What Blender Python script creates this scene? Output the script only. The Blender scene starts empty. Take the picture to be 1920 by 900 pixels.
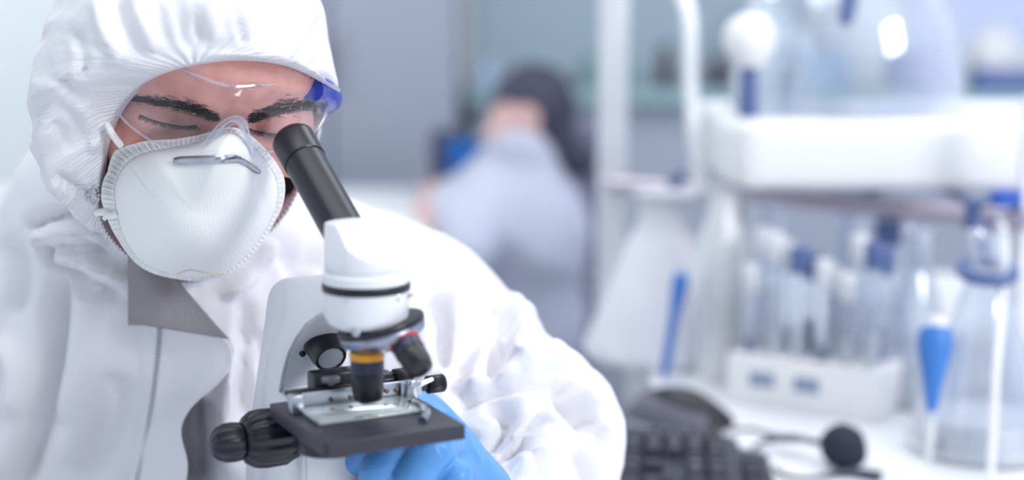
import bpy, bmesh, math, random
import numpy as np
from mathutils import Vector, Matrix
from mathutils.bvhtree import BVHTree
from mathutils.geometry import tessellate_polygon

random.seed(4)
RNG = np.random.default_rng(4)
SC = bpy.context.scene
COL = SC.collection

# ---------------------------------------------------------------- camera
FOC = 1920 * 55 / 36.0
PITCH = math.radians(9.0)
CAM = np.array([0.0, 0.0, 1.19])
RT = np.array([1.0, 0, 0])
UP = np.array([0, math.sin(PITCH), math.cos(PITCH)])
FW = np.array([0, math.cos(PITCH), -math.sin(PITCH)])
DESK = 0.75
def P(px, py, d):
    return CAM + RT * ((px - 960) / FOC * d) + UP * (-(py - 450) / FOC * d) + FW * d
def proj(V):
    Q = np.asarray(V) - CAM
    d = Q @ FW
    return 960 + FOC * (Q @ RT) / d, 450 - FOC * (Q @ UP) / d, d
cd = bpy.data.cameras.new('camera')
cam = bpy.data.objects.new('camera', cd); COL.objects.link(cam)
cam.location = CAM; cam.rotation_euler = (math.radians(90) - PITCH, 0, 0)
cd.lens = 55; cd.sensor_width = 36; cd.clip_start = 0.02; cd.clip_end = 60
cd.dof.use_dof = True; cd.dof.focus_distance = 0.958; cd.dof.aperture_fstop = 2.5; cd.dof.aperture_blades = 0
SC.camera = cam

# ---------------------------------------------------------------- light
SC.view_settings.view_transform = 'Standard'; SC.view_settings.look = 'None'
SC.view_settings.exposure = 0.16; SC.view_settings.gamma = 1.0
SC.view_settings.use_curve_mapping = False
SC.cycles.use_denoising = True
SC.cycles.max_bounces = 10; SC.cycles.transparent_max_bounces = 16; SC.cycles.transmission_bounces = 8
SC.cycles.sample_clamp_indirect = 4
W = bpy.data.worlds.new('sky'); SC.world = W; W.use_nodes = True
nt = W.node_tree; bg = nt.nodes['Background']
bg.inputs[0].default_value = (0.56, 0.66, 0.98, 1); bg.inputs[1].default_value = 0.9
def area(name, loc, look, sx, sy, power, color):
    l = bpy.data.lights.new(name, 'AREA'); l.shape = 'RECTANGLE'; l.size = sx; l.size_y = sy
    l.energy = power; l.color = color
    o = bpy.data.objects.new(name, l); COL.objects.link(o); o.location = loc
    o.rotation_euler = (Vector(look) - Vector(loc)).to_track_quat('-Z', 'Y').to_euler()
    return o
area('window_light', (2.3, -0.9, 2.5), (-0.15, 1.1, 1.0), 1.0, 1.0, 62, (1.0, 0.985, 0.955))
area('ceiling_lamp_light', (-0.2, 0.9, 2.68), (-0.2, 1.2, 0.8), 2.4, 0.9, 9.5, (0.96, 0.95, 1.0))
area('rear_ceiling_light', (1.0, 2.5, 2.68), (1.0, 2.5, 0.8), 2.4, 1.0, 17, (0.95, 0.98, 1.0))
area('rear_left_fill_light', (-1.7, 3.5, 2.68), (-1.7, 3.5, 0.8), 1.2, 0.9, 17, (0.96, 1.0, 0.99))  # added lamp that brightens the rear left wall
area('left_fill_light', (-2.2, 0.2, 1.7), (-0.2, 1.1, 1.0), 1.4, 1.2, 2.5, (0.86, 0.90, 1.0))  # added lavender fill; the left wall has no window

# ---------------------------------------------------------------- materials
def srgb(r, g, b):
    f = lambda c: (c / 255 / 12.92) if c / 255 <= 0.04045 else ((c / 255 + 0.055) / 1.055) ** 2.4
    return (f(r), f(g), f(b), 1)
def mat(name, c, rough=0.5, metal=0.0, spec=0.5, sss=0.0, trans=0.0, ior=1.45, emit=0.0, coat=0.0, alpha=1.0):
    m = bpy.data.materials.new(name); m.use_nodes = True
    b = m.node_tree.nodes['Principled BSDF']
    b.inputs['Base Color'].default_value = c
    b.inputs['Roughness'].default_value = rough; b.inputs['Metallic'].default_value = metal
    b.inputs['Specular IOR Level'].default_value = spec
    b.inputs['IOR'].default_value = ior
    b.inputs['Transmission Weight'].default_value = trans
    b.inputs['Coat Weight'].default_value = coat
    b.inputs['Alpha'].default_value = alpha
    if sss:
        b.inputs['Subsurface Weight'].default_value = sss
        b.inputs['Subsurface Radius'].default_value = (0.006, 0.0022, 0.0012); b.inputs['Subsurface Scale'].default_value = 1.0
    if emit:
        b.inputs['Emission Color'].default_value = c; b.inputs['Emission Strength'].default_value = emit
    return m
def nodes(m):
    return m.node_tree.nodes, m.node_tree.links, m.node_tree.nodes['Principled BSDF']
def bump(m, kind='noise', scale=100, strength=0.2, dist=0.001, stretch=(1, 1, 1), detail=3, prev=None):
    N, L, b = nodes(m)
    tc = N.new('ShaderNodeTexCoord'); mp = N.new('ShaderNodeMapping'); mp.inputs['Scale'].default_value = stretch
    L.new(tc.outputs['Object'], mp.inputs['Vector'])
    if kind == 'noise':
        t = N.new('ShaderNodeTexNoise'); t.inputs['Scale'].default_value = scale; t.inputs['Detail'].default_value = detail
        o = t.outputs['Fac']
    elif kind == 'voronoi':
        t = N.new('ShaderNodeTexVoronoi'); t.inputs['Scale'].default_value = scale; t.inputs['Randomness'].default_value = 0.25
        o = t.outputs['Distance']
    else:
        t = N.new('ShaderNodeTexWave'); t.inputs['Scale'].default_value = scale; t.inputs['Distortion'].default_value = 0.3
        o = t.outputs['Fac']
    L.new(mp.outputs[0], t.inputs['Vector'])
    bn = N.new('ShaderNodeBump'); bn.inputs['Strength'].default_value = strength; bn.inputs['Distance'].default_value = dist
    L.new(o, bn.inputs['Height'])
    if prev: L.new(prev.outputs[0], bn.inputs['Normal'])
    L.new(bn.outputs[0], b.inputs['Normal'])
    return bn
def mottle(m, c1, c2, scale=20, detail=3, lo=0.35, hi=0.65):
    N, L, b = nodes(m)
    tc = N.new('ShaderNodeTexCoord'); t = N.new('ShaderNodeTexNoise')
    t.inputs['Scale'].default_value = scale; t.inputs['Detail'].default_value = detail
    r = N.new('ShaderNodeValToRGB'); r.color_ramp.elements[0].color = c1; r.color_ramp.elements[1].color = c2
    r.color_ramp.elements[0].position = lo; r.color_ramp.elements[1].position = hi
    L.new(tc.outputs['Object'], t.inputs['Vector']); L.new(t.outputs['Fac'], r.inputs[0]); L.new(r.outputs[0], b.inputs['Base Color'])
def sheer(name, c, rough=0.05, facing=0.08, edge=0.7, tint=(1, 1, 1, 1)):
    """thin clear plastic: see-through head-on, glossy at grazing angles"""
    m = bpy.data.materials.new(name); m.use_nodes = True
    N = m.node_tree.nodes; L = m.node_tree.links; N.clear()
    o = N.new('ShaderNodeOutputMaterial'); mx = N.new('ShaderNodeMixShader'); tr = N.new('ShaderNodeBsdfTransparent')
    gl = N.new('ShaderNodeBsdfPrincipled'); lw = N.new('ShaderNodeLayerWeight'); mr = N.new('ShaderNodeMapRange')
    gl.inputs['Base Color'].default_value = c; gl.inputs['Roughness'].default_value = rough
    gl.inputs['Specular IOR Level'].default_value = 1.0; gl.inputs['Metallic'].default_value = 0.6
    tr.inputs[0].default_value = tint
    lw.inputs[0].default_value = 0.5
    mr.inputs['From Min'].default_value = 0.0; mr.inputs['From Max'].default_value = 1.0
    mr.inputs['To Min'].default_value = facing; mr.inputs['To Max'].default_value = edge
    L.new(lw.outputs['Facing'], mr.inputs[0]); L.new(mr.outputs[0], mx.inputs[0])
    L.new(tr.outputs[0], mx.inputs[1]); L.new(gl.outputs[0], mx.inputs[2]); L.new(mx.outputs[0], o.inputs[0])
    return m

# ---------------------------------------------------------------- object helpers
def setp(o, label=None, cat=None, group=None, kind=None):
    if label: o['label'] = label
    if cat: o['category'] = cat
    if group: o['group'] = group
    if kind: o['kind'] = kind
    return o
def empty(name, loc, label=None, cat=None, group=None):
    o = bpy.data.objects.new(name, None); COL.objects.link(o); o.location = Vector(loc); o.empty_display_size = 0.02
    return setp(o, label, cat, group)
def wloc(o):
    v = Vector((0, 0, 0))
    while o is not None:
        v = v + o.location; o = o.parent
    return v
def mesh(name, V, F, m=None, parent=None, smooth=True, origin=None):
    """link one mesh object; V in world coordinates"""
    V = np.asarray(V, dtype=float).reshape(-1, 3)
    base = np.array(wloc(parent)) if parent is not None else (np.array(origin, float) if origin is not None else np.array([V[:, 0].mean(), V[:, 1].mean(), V[:, 2].min()]))
    me = bpy.data.meshes.new(name)
    me.from_pydata((V - base).tolist(), [], [list(map(int, f)) for f in F]); me.update()
    if smooth:
        me.polygons.foreach_set('use_smooth', [True] * len(me.polygons))
    o = bpy.data.objects.new(name, me); COL.objects.link(o)
    if parent is not None: o.parent = parent
    else: o.location = Vector(base)
    if m: me.materials.append(m)
    return o
def fixn(o):
    bm = bmesh.new(); bm.from_mesh(o.data); bmesh.ops.recalc_face_normals(bm, faces=bm.faces); bm.to_mesh(o.data); bm.free(); return o
def autosmooth(o, ang=40):
    bm = bmesh.new(); bm.from_mesh(o.data)
    for e in bm.edges:
        e.smooth = not (len(e.link_faces) == 2 and e.calc_face_angle(0) > math.radians(ang))
    bm.to_mesh(o.data); bm.free(); return o
def solid(o, th, off=-1):
    md = o.modifiers.new('thickness', 'SOLIDIFY'); md.thickness = th; md.offset = off; return o
def subd(o, n=1):
    md = o.modifiers.new('smooth', 'SUBSURF'); md.levels = n; md.render_levels = n; return o
class MB:
    def __init__(s): s.V = []; s.F = []
    def add(s, V, F):
        b = len(s.V); s.V += [list(map(float, v)) for v in V]; s.F += [[i + b for i in f] for f in F]; return s
    def build(s, name, m, parent=None, smooth=True, ang=35, origin=None):
        o = mesh(name, s.V, s.F, m, parent, smooth, origin); fixn(o)
        if smooth: autosmooth(o, ang)
        return o
def frame(axis):
    a = np.array(axis, float); a /= np.linalg.norm(a)
    t = np.array([0, 0, 1.0]) if abs(a[2]) < 0.9 else np.array([1.0, 0, 0])
    x = np.cross(t, a); x /= np.linalg.norm(x); return x, np.cross(a, x), a
def lathe(o, axis, prof, n=48, knurl=0, kn=0, sx=1.0, sy=1.0):
    """prof [(r, h)...] revolved about axis through o; knurl = ridge depth, kn = ridge count"""
    x, y, a = frame(axis); o = np.array(o, float); V = []; F = []
    for r, h in prof:
        for i in range(n):
            t = 2 * math.pi * i / n
            rr = r - (knurl * (0.5 + 0.5 * math.cos(kn * t)) if knurl and r > 1e-5 else 0)
            V.append(o + a * h + x * rr * sx * math.cos(t) + y * rr * sy * math.sin(t))
    for j in range(len(prof) - 1):
        for i in range(n):
            k = (i + 1) % n; F.append([j * n + i, j * n + k, (j + 1) * n + k, (j + 1) * n + i])
    if prof[0][0] > 1e-6: F.append(list(range(n))[::-1])
    if prof[-1][0] > 1e-6: F.append([(len(prof) - 1) * n + i for i in range(n)])
    return V, F
def rprof(r, h0, h1, b=0.001):
    """bevelled cylinder profile"""
    return [(0, h0), (r - b, h0), (r - .3 * b, h0 + .3 * b), (r, h0 + b), (r, h1 - b), (r - .3 * b, h1 - .3 * b), (r - b, h1), (0, h1)]
def tube(pts, rad, n=10, cap=True):
    pts = [np.array(p, float) for p in pts]; V = []; F = []
    R = rad if hasattr(rad, '__len__') else [rad] * len(pts)
    prev = None
    for i, p in enumerate(pts):
        a = pts[min(i + 1, len(pts) - 1)] - pts[max(i - 1, 0)]; a /= (np.linalg.norm(a) + 1e-12)
        if prev is None: x, y, _ = frame(a)
        else:
            x = prev - a * (prev @ a); x /= np.linalg.norm(x); y = np.cross(a, x)
        prev = x
        for k in range(n):
            t = 2 * math.pi * k / n; V.append(p + (x * math.cos(t) + y * math.sin(t)) * R[i])
    for j in range(len(pts) - 1):
        for k in range(n):
            q = (k + 1) % n; F.append([j * n + k, j * n + q, (j + 1) * n + q, (j + 1) * n + k])
    if cap: F.append(list(range(n))[::-1]); F.append([(len(pts) - 1) * n + k for k in range(n)])
    return V, F
def spline(pts, n=8, closed=False):
    """Catmull-Rom through pts"""
    p = [np.array(q, float) for q in pts]; out = []
    m = len(p); rng = range(m if closed else m - 1)
    for i in rng:
        if closed: a, b, c, d = p[(i - 1) % m], p[i], p[(i + 1) % m], p[(i + 2) % m]
        else: a, b, c, d = p[max(i - 1, 0)], p[i], p[i + 1], p[min(i + 2, m - 1)]
        for k in range(n):
            t = k / n
            out.append(0.5 * ((2 * b) + (-a + c) * t + (2 * a - 5 * b + 4 * c - d) * t * t + (-a + 3 * b - 3 * c + d) * t ** 3))
    if not closed: out.append(p[-1])
    return np.array(out)
def box(c, sx, sy, sz, ax=None, bev=0.0, seg=2):
    """bevelled box centred at c, ax = 3 unit axes"""
    bm = bmesh.new(); bmesh.ops.create_cube(bm, size=1)
    for v in bm.verts: v.co = Vector((v.co.x * sx, v.co.y * sy, v.co.z * sz))
    if bev: bmesh.ops.bevel(bm, geom=bm.edges[:], offset=bev, segments=seg, profile=0.5, affect='EDGES')
    A = np.eye(3) if ax is None else np.array(ax)
    V = [np.array(c, float) + A[0] * v.co.x + A[1] * v.co.y + A[2] * v.co.z for v in bm.verts]
    bm.verts.index_update(); F = [[v.index for v in f.verts] for f in bm.faces]; bm.free(); return V, F
def prism(pts2, o, ax, ay, az, h0, h1, bev=0.0, seg=2):
    """extrude polygon pts2 (a,b) on axes ax, ay from h0 to h1 along az"""
    bm = bmesh.new()
    lo = [bm.verts.new((a, b, h0)) for a, b in pts2]; hi = [bm.verts.new((a, b, h1)) for a, b in pts2]
    bm.faces.new(lo[::-1]); bm.faces.new(hi); n = len(lo)
    for i in range(n): bm.faces.new((lo[i], lo[(i + 1) % n], hi[(i + 1) % n], hi[i]))
    bmesh.ops.recalc_face_normals(bm, faces=bm.faces)
    if bev:
        es = [e for e in bm.edges if e.calc_face_angle(0) > 0.5]
        bmesh.ops.bevel(bm, geom=es, offset=bev, segments=seg, profile=0.5, affect='EDGES')
    bmesh.ops.triangulate(bm, faces=[f for f in bm.faces if len(f.verts) > 4])
    o = np.array(o, float)
    V = [o + np.array(ax) * v.co.x + np.array(ay) * v.co.y + np.array(az) * v.co.z for v in bm.verts]
    bm.verts.index_update(); F = [[v.index for v in f.verts] for f in bm.faces]; bm.free(); return V, F
def grid(fn, nu, nv, closed_u=False):
    V = [fn(i / (nu if closed_u else nu - 1), j / (nv - 1)) for j in range(nv) for i in range(nu)]
    F = []
    for j in range(nv - 1):
        for i in range(nu if closed_u else nu - 1):
            k = (i + 1) % nu; F.append([j * nu + i, j * nu + k, (j + 1) * nu + k, (j + 1) * nu + i])
    return V, F

# ---------------------------------------------------------------- signed distance sculpting
def surface_nets(D, lo, res):
    S = D < 0
    nx, ny, nz = D.shape
    corners = [(i, j, k) for i in (0, 1) for j in (0, 1) for k in (0, 1)]
    def sl(a, o): return a[o[0]:nx - 1 + o[0], o[1]:ny - 1 + o[1], o[2]:nz - 1 + o[2]]
    cnt = np.zeros((nx - 1, ny - 1, nz - 1), np.int8)
    for o in corners: cnt += sl(S, o)
    act = (cnt > 0) & (cnt < 8)
    idx = -np.ones(act.shape, np.int64); ii = np.argwhere(act); idx[act] = np.arange(len(ii))
    acc = np.zeros((len(ii), 3)); num = np.zeros(len(ii))
    for a in corners:
        for ax in range(3):
            if a[ax] == 0:
                b = list(a); b[ax] = 1
                da = D[ii[:, 0] + a[0], ii[:, 1] + a[1], ii[:, 2] + a[2]]; db = D[ii[:, 0] + b[0], ii[:, 1] + b[1], ii[:, 2] + b[2]]
                m = (da < 0) != (db < 0); t = np.where(m, da / np.where(m, da - db, 1), 0)
                p = np.array(a, float)[None] + np.zeros((len(ii), 3)); p[:, ax] += t
                acc[m] += p[m]; num[m] += 1
    V = (ii + acc / num[:, None]) * res + np.array(lo)
    F = []
    for ax in range(3):
        u, v = (ax + 1) % 3, (ax + 2) % 3
        s0 = [slice(1, None)] * 3; s1 = [slice(1, None)] * 3; s0[ax] = slice(0, -1)
        s0[u] = slice(1, -1); s0[v] = slice(1, -1); s1[u] = slice(1, -1); s1[v] = slice(1, -1)
        A = S[tuple(s0)]; B = S[tuple(s1)]
        e = np.argwhere(A != B); fl = A[tuple(e.T)]
        c = e.copy(); c[:, u] += 1; c[:, v] += 1
        def at(du, dv):
            q = c.copy(); q[:, u] -= du; q[:, v] -= dv; return idx[q[:, 0], q[:, 1], q[:, 2]]
        Q = np.stack([at(1, 1), at(0, 1), at(0, 0), at(1, 0)], 1)
        Q[~fl] = Q[~fl][:, ::-1]; F.append(Q)
    F = np.concatenate(F); F = F[(F >= 0).all(1)]
    return V, F
def sdf_mesh(fn, lo, hi, res):
    lo = np.array(lo, float); hi = np.array(hi, float); n = np.ceil((hi - lo) / res).astype(int) + 1
    g = [lo[i] + res * np.arange(n[i]) for i in range(3)]
    X, Y, Z = np.meshgrid(*g, indexing='ij', sparse=False)
    return surface_nets(fn(X.astype(np.float32), Y.astype(np.float32), Z.astype(np.float32)), lo, res)
def d_ell(X, Y, Z, c, r, A=None):
    dx, dy, dz = X - c[0], Y - c[1], Z - c[2]
    if A is not None:
        dx, dy, dz = (dx * A[0][0] + dy * A[0][1] + dz * A[0][2], dx * A[1][0] + dy * A[1][1] + dz * A[1][2], dx * A[2][0] + dy * A[2][1] + dz * A[2][2])
    k0 = np.sqrt((dx / r[0]) ** 2 + (dy / r[1]) ** 2 + (dz / r[2]) ** 2) + 1e-9
    k1 = np.sqrt((dx / r[0] ** 2) ** 2 + (dy / r[1] ** 2) ** 2 + (dz / r[2] ** 2) ** 2) + 1e-9
    return k0 * (k0 - 1) / k1
def d_cap(X, Y, Z, a, b, ra, rb):
    a = np.array(a, float); b = np.array(b, float); ba = b - a; L2 = float(ba @ ba)
    px, py, pz = X - a[0], Y - a[1], Z - a[2]
    t = np.clip((px * ba[0] + py * ba[1] + pz * ba[2]) / L2, 0, 1)
    return np.sqrt((px - ba[0] * t) ** 2 + (py - ba[1] * t) ** 2 + (pz - ba[2] * t) ** 2) - (ra + (rb - ra) * t)
def smin(a, b, k):
    h = np.clip(0.5 + 0.5 * (b - a) / k, 0, 1); return b * (1 - h) + a * h - k * h * (1 - h)
def smax(a, b, k): return -smin(-a, -b, k)
def vnormals(V, F):
    F = np.asarray(F); N = np.zeros_like(V)
    n = np.cross(V[F[:, 2]] - V[F[:, 0]], V[F[:, 3]] - V[F[:, 1]])
    for k in range(4): np.add.at(N, F[:, k], n)
    return N / (np.linalg.norm(N, axis=1, keepdims=True) + 1e-12)
def noise3(V, s, seed=0):
    """smooth value noise in [-1, 1], s = cells per metre"""
    Q = np.asarray(V) * s + seed * 17.13; I = np.floor(Q).astype(np.int64); f = Q - I; f = f * f * (3 - 2 * f)
    def h(i, j, k):
        n = (i * 73856093) ^ (j * 19349663) ^ (k * 83492791) ^ (seed * 2654435761)
        n = (n ^ (n >> 13)) * 1274126177 & 0x7fffffff
        return ((n ^ (n >> 16)) & 0xffff) / 32767.5 - 1
    r = 0
    for a in (0, 1):
        for b in (0, 1):
            for c in (0, 1):
                w = (f[:, 0] if a else 1 - f[:, 0]) * (f[:, 1] if b else 1 - f[:, 1]) * (f[:, 2] if c else 1 - f[:, 2])
                r = r + w * h(I[:, 0] + a, I[:, 1] + b, I[:, 2] + c)
    return r
def crease3(V, s, seed=0):
    """crumple noise: sharp ridges"""
    w = np.stack([noise3(V, s * .6, seed + 5), noise3(V, s * .6, seed + 6), noise3(V, s * .6, seed + 7)], 1) * (0.5 / s)
    return 1 - 2 * np.abs(noise3(np.asarray(V) + w, s, seed))
def poly_dist(px, py, pts):
    """signed distance to a polyline and the parameter 0..1 along it"""
    best = np.full(px.shape, 1e9); par = np.zeros(px.shape); sg = np.ones(px.shape); n = len(pts) - 1
    for i in range(n):
        ax, ay = pts[i][:2]; bx, by = pts[i + 1][:2]; dx, dy = bx - ax, by - ay
        t = np.clip(((px - ax) * dx + (py - ay) * dy) / (dx * dx + dy * dy + 1e-9), 0, 1)
        d = np.hypot(px - ax - dx * t, py - ay - dy * t); m = d < best
        best[m] = d[m]; par[m] = ((i + t) / n)[m]; sg[m] = np.sign((px - ax) * dy - (py - ay) * dx)[m]
    return best, par, sg
def folds(V, N, strokes):
    """cloth folds: each (points, width, height, lean): a smooth crest (height > 0) or trough along a line"""
    px, py, d = proj(V); face = np.clip(-(N @ FW) * 2.0 + 0.3, 0, 1); out = np.zeros(len(V))
    for pts, w, amp, lean in strokes:
        pts = spline([(a, b, 0) for a, b in pts], 5)[:, :2]
        D, t, s = poly_dist(px, py, pts); taper = np.clip(np.minimum(t, 1 - t) * 5, 0, 1) ** 0.7
        x = s * D / w
        out += amp * taper * (np.exp(-x * x) + lean * x * np.exp(-x * x * 0.5))
    return V + N * (out * face)[:, None]
M_alu = mat('brushed_aluminium', srgb(178, 182, 192), 0.28, 1.0)
# ================================================================ the room
M_wall = mat('white_wall_paint', srgb(232, 238, 240), .8); bump(M_wall, 'noise', 40, .05, .002)
M_teal = mat('pale_teal_panel', srgb(176, 192, 205), .6)
M_greyp = mat('grey_laminate', srgb(160, 166, 182), .55)
M_floor = mat('grey_vinyl_floor', srgb(170, 176, 186), .4); mottle(M_floor, srgb(160, 166, 178), srgb(182, 187, 196), 8)
M_lam = mat('white_laminate', srgb(236, 237, 241), .35)
M_post = mat('white_powder_coat', srgb(236, 238, 244), .4)
def slab(name, x0, x1, y0, y1, z0, z1, m, parent=None, bev=0.0):
    mb = MB(); mb.add(*box(((x0 + x1) / 2, (y0 + y1) / 2, (z0 + z1) / 2), x1 - x0, y1 - y0, z1 - z0, None, bev)); return mb.build(name, m, parent, smooth=bool(bev))
X0, X1, Y0, Y1, ZC = -2.6, 2.6, -1.6, 4.6, 2.75
st = lambda o: setp(o, kind='structure')
st(slab('floor', X0 - .1, X1 + .1, Y0 - .1, Y1 + .1, -.1, 0, M_floor)); st(slab('ceiling', X0 - .1, X1 + .1, Y0 - .1, Y1 + .1, ZC, ZC + .1, M_wall))
st(slab('wall_left', X0 - .1, X0, Y0, Y1, 0, ZC, M_wall)); st(slab('wall_front', X0, X1, Y0 - .1, Y0, 0, ZC, M_wall))
# right wall with a window opening
mb = MB()
for (ya, yb, za, zb) in ((Y0, Y1, 0, .9), (Y0, Y1, 2.5, ZC), (Y0, -1.0, .9, 2.5), (3.9, Y1, .9, 2.5)): mb.add(*box(((X1 + .05), (ya + yb) / 2, (za + zb) / 2), .1, yb - ya, zb - za))
st(mb.build('wall_right', M_wall, smooth=False))
# back wall with a window opening at the right
WX0, WX1, WZ0, WZ1 = 1.02, 2.35, .98, 2.3
mb = MB()
for (xa, xb, za, zb) in ((X0, WX0, 0, ZC), (WX1, X1, 0, ZC), (WX0, WX1, 0, WZ0), (WX0, WX1, WZ1, ZC)): mb.add(*box(((xa + xb) / 2, Y1 + .05, (za + zb) / 2), xb - xa, .1, zb - za))
st(mb.build('wall_back', M_wall, smooth=False))
M_pane = sheer('window_glass', (.9, .95, 1, 1), .03, .04, .5)
def window(name, o, ax_, w, hgt, mull):
    az_ = np.cross(ax_, [0, 0, 1.0]); A = (np.array(ax_, float), az_, np.array([0, 0, 1.0])); o = np.array(o, float)
    e = empty(name, o - np.array([0, 0, hgt / 2])); e['kind'] = 'structure'
    mb = MB()
    for s in (-1, 1):
        mb.add(*box(o + A[0] * s * (w / 2 - .025), .05, .07, hgt, A)); mb.add(*box(o + A[2] * s * (hgt / 2 - .025), w, .07, .05, A))
    for k in range(1, mull): mb.add(*box(o + A[0] * (-w / 2 + w * k / mull), .04, .05, hgt, A))
    mb.build('window_frame', M_post, e, smooth=False); mb = MB(); mb.add(*box(o, w - .06, .006, hgt - .06, A)); mb.build('window_pane', M_pane, e, smooth=False)
window('window_1', ((WX0 + WX1) / 2, Y1 + .05, (WZ0 + WZ1) / 2), (1, 0, 0), WX1 - WX0, WZ1 - WZ0, 1)
window('window_2', (X1 + .05, 1.45, 1.7), (0, 1, 0), 4.9, 1.6, 4)
for i, (x, y, sx, sy) in enumerate(((-.2, .9, 2.4, .9), (1.0, 2.5, 2.4, 1.0), (-1.7, 3.5, 1.2, .9))):  # third panel is added along with the rear left fill lamp
    e = empty('ceiling_light', (x, y, ZC - .05), 'long white ceiling light panel over the front bench' if i == 0 else 'wide white ceiling light panel over the glassware bench' if i == 1 else 'short white light panel added to brighten the rear left corner', 'ceiling light')
    mb = MB()
    for s in (-1, 1): mb.add(*box((x, y + s * (sy / 2 + .01), ZC - .02), sx + .04, .02, .04)); mb.add(*box((x + s * (sx / 2 + .01), y, ZC - .02), .02, sy, .04))
    mb.build('frame', M_post, e, smooth=False); mb = MB(); mb.add(*box((x, y, ZC - .02), sx, sy, .01)); mb.build('diffuser', mat('lit_diffuser', (1, 1, 1, 1), .5, emit=1.5), e, smooth=False)
# back wall panels, counter and shelf
d2y = lambda px, d: (px - 960) / FOC * d
tealp = slab('trim_1', -.10, 1.0, Y1 - .03, Y1, .96, 1.6, M_teal); st(tealp)
# tall grey cabinet
cab = empty('storage_cabinet', (-.46, 4.25, 0), 'tall grey storage cabinet behind the hooded person', 'cabinet')
slab('body', -.78, -.14, 3.98, Y1 - .01, .06, 2.1, M_greyp, cab, .004); slab('plinth', -.76, -.16, 4.02, Y1 - .02, 0, .06, M_greyp, cab)
for s in (0, 1):
    dd = slab('door', -.775 + s * .32, -.465 + s * .32, 3.955, 3.978, .08, 2.08, M_greyp, cab, .003); slab('handle', -.49 + s * .04, -.48 + s * .04, 3.935, 3.955, .95, 1.12, M_alu, dd, .002)
ct = empty('wall_counter', (.9, 4.3, 0), 'long pale wall counter running below the rear shelf line', 'counter')
slab('worktop', -.12, X1, 4.05, Y1, .90, .935, mat('pale_counter_top', srgb(150, 178, 186), .3), ct, .003); slab('carcass', -.10, X1 - .02, 4.10, Y1 - .01, .08, .90, mat('blue_grey_front', srgb(168, 176, 192), .5), ct); slab('plinth', -.08, X1 - .04, 4.15, Y1 - .02, 0, .08, M_greyp, ct)
# ================================================================ front bench
bench = empty('laboratory_bench', (0, .75, 0), 'white laboratory bench top under the microscope and keyboard', 'bench')
mb = MB(); mb.add(*prism([(-1.3, .28), (1.5, .28), (1.5, 2.45), (.16, 2.45), (.16, 1.20), (-.03, 1.20), (-.03, 1.02), (-1.3, 1.02)], (0, 0, 0), (1, 0, 0), (0, 1, 0), (0, 0, 1), DESK - .035, DESK, .003)); mb.build('worktop', M_lam, bench, ang=30)
for x, y in ((-1.25, .33), (1.45, .33), (1.45, 2.4), (.21, 2.4), (-1.25, .97)): slab('leg', x - .025, x + .025, y - .025, y + .025, 0, DESK - .035, M_post, bench, .003)

# ================================================================ the person: head
def head_axes(yaw, pitch, roll):
    y, p, r = map(math.radians, (yaw, pitch, roll))
    L = np.array([math.cos(y), 0, -math.sin(y)]); U = np.array([0, 1.0, 0]); Fv = np.array([math.sin(y), 0, math.cos(y)])
    def rx(v): return np.array([v[0], v[1] * math.cos(p) - v[2] * math.sin(p), v[1] * math.sin(p) + v[2] * math.cos(p)])
    def rz(v): return np.array([v[0] * math.cos(r) + v[1] * math.sin(r), -v[0] * math.sin(r) + v[1] * math.cos(r), v[2]])
    out = []
    for v in (L, U, Fv):
        v = rz(rx(v)); out.append(RT * v[0] + UP * v[1] - FW * v[2])
    return out
HL, HU, HF = head_axes(22, 33, 14)
HS = 1.04
HO = P(411, 236, 0.965)      # point between the eyes on the lid line
def H(l, f, u): return HO + (HL * l + HF * f + HU * u) * HS
def head_fn(l, f, u):
    al = np.abs(l)
    d = d_ell(l, f, u, (0, -.088, .040), (.0715, .098, .088))
    d = smin(d, d_ell(l, f, u, (0, -.045, -.035), (.057, .052, .080)), .03)
    d = smin(d, d_ell(al, f, u, (.038, -.030, -.028), (.022, .026, .022)), .025)
    d = smin(d, d_cap(al, f, u, (.008, .0045, .022), (.046, -.014, .025), .0095, .007), .016)
    d = smin(d, d_ell(l, f, u, (0, -.006, .052), (.050, .022, .035)), .03)
    d = smin(d, d_cap(l, f, u, (0, -.005, .018), (0, .026, -.036), .0095, .0125), .012)
    d = smin(d, d_ell(al, f, u, (.012, .014, -.038), (.010, .011, .009)), .008)
    d = smin(d, d_ell(l, f, u, (0, -.020, -.092), (.032, .028, .024)), .03)
    d = smin(d, d_ell(l, f, u, (0, .004, -.062), (.026, .014, .012)), .012)
    d = smax(d, -d_ell(al, f, u, (.0350, .012, .001), (.021, .019, .014)), .016)
    d = smin(d, d_ell(al, f, u, (.0350, -.0135, .0), (.0165, .0145, .0135)), .004)
    ring = np.sqrt((al - .034) ** 2 + (f + .0135) ** 2 + (u) ** 2)
    lid = np.abs(u - .0075 + 8 * (al - .034) ** 2)
    d = d + .0011 * np.exp(-(lid / .0012) ** 2) * np.exp(-((al - .034) / .017) ** 4) * (f > -.02)
    d = d + .0012 * np.exp(-((u + .0065 - 9 * (al - .034) ** 2) / .0010) ** 2) * np.exp(-((al - .034) / .015) ** 4) * (f > -.02)
    d = smin(d, d_cap(l, f, u, (0, -.095, -.05), (0, -.15, -.17), .052, .06), .03)
    d = smin(d, d_ell(al, f, u, (.072, -.092, -.005), (.006, .014, .026)), .006)
    return d
Vh, Fh = sdf_mesh(head_fn, (-.10, -.22, -.20), (.10, .055, .145), .0021)
Vh = HO + (Vh[:, :1] * HL + Vh[:, 1:2] * HF + Vh[:, 2:] * HU) * HS
Fh = Fh[:, ::-1] if np.cross(HL, HF) @ HU < 0 else Fh
HEAD_BVH = BVHTree.FromPolygons([Vector(v) for v in Vh], [list(map(int, f)) for f in Fh])
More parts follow.
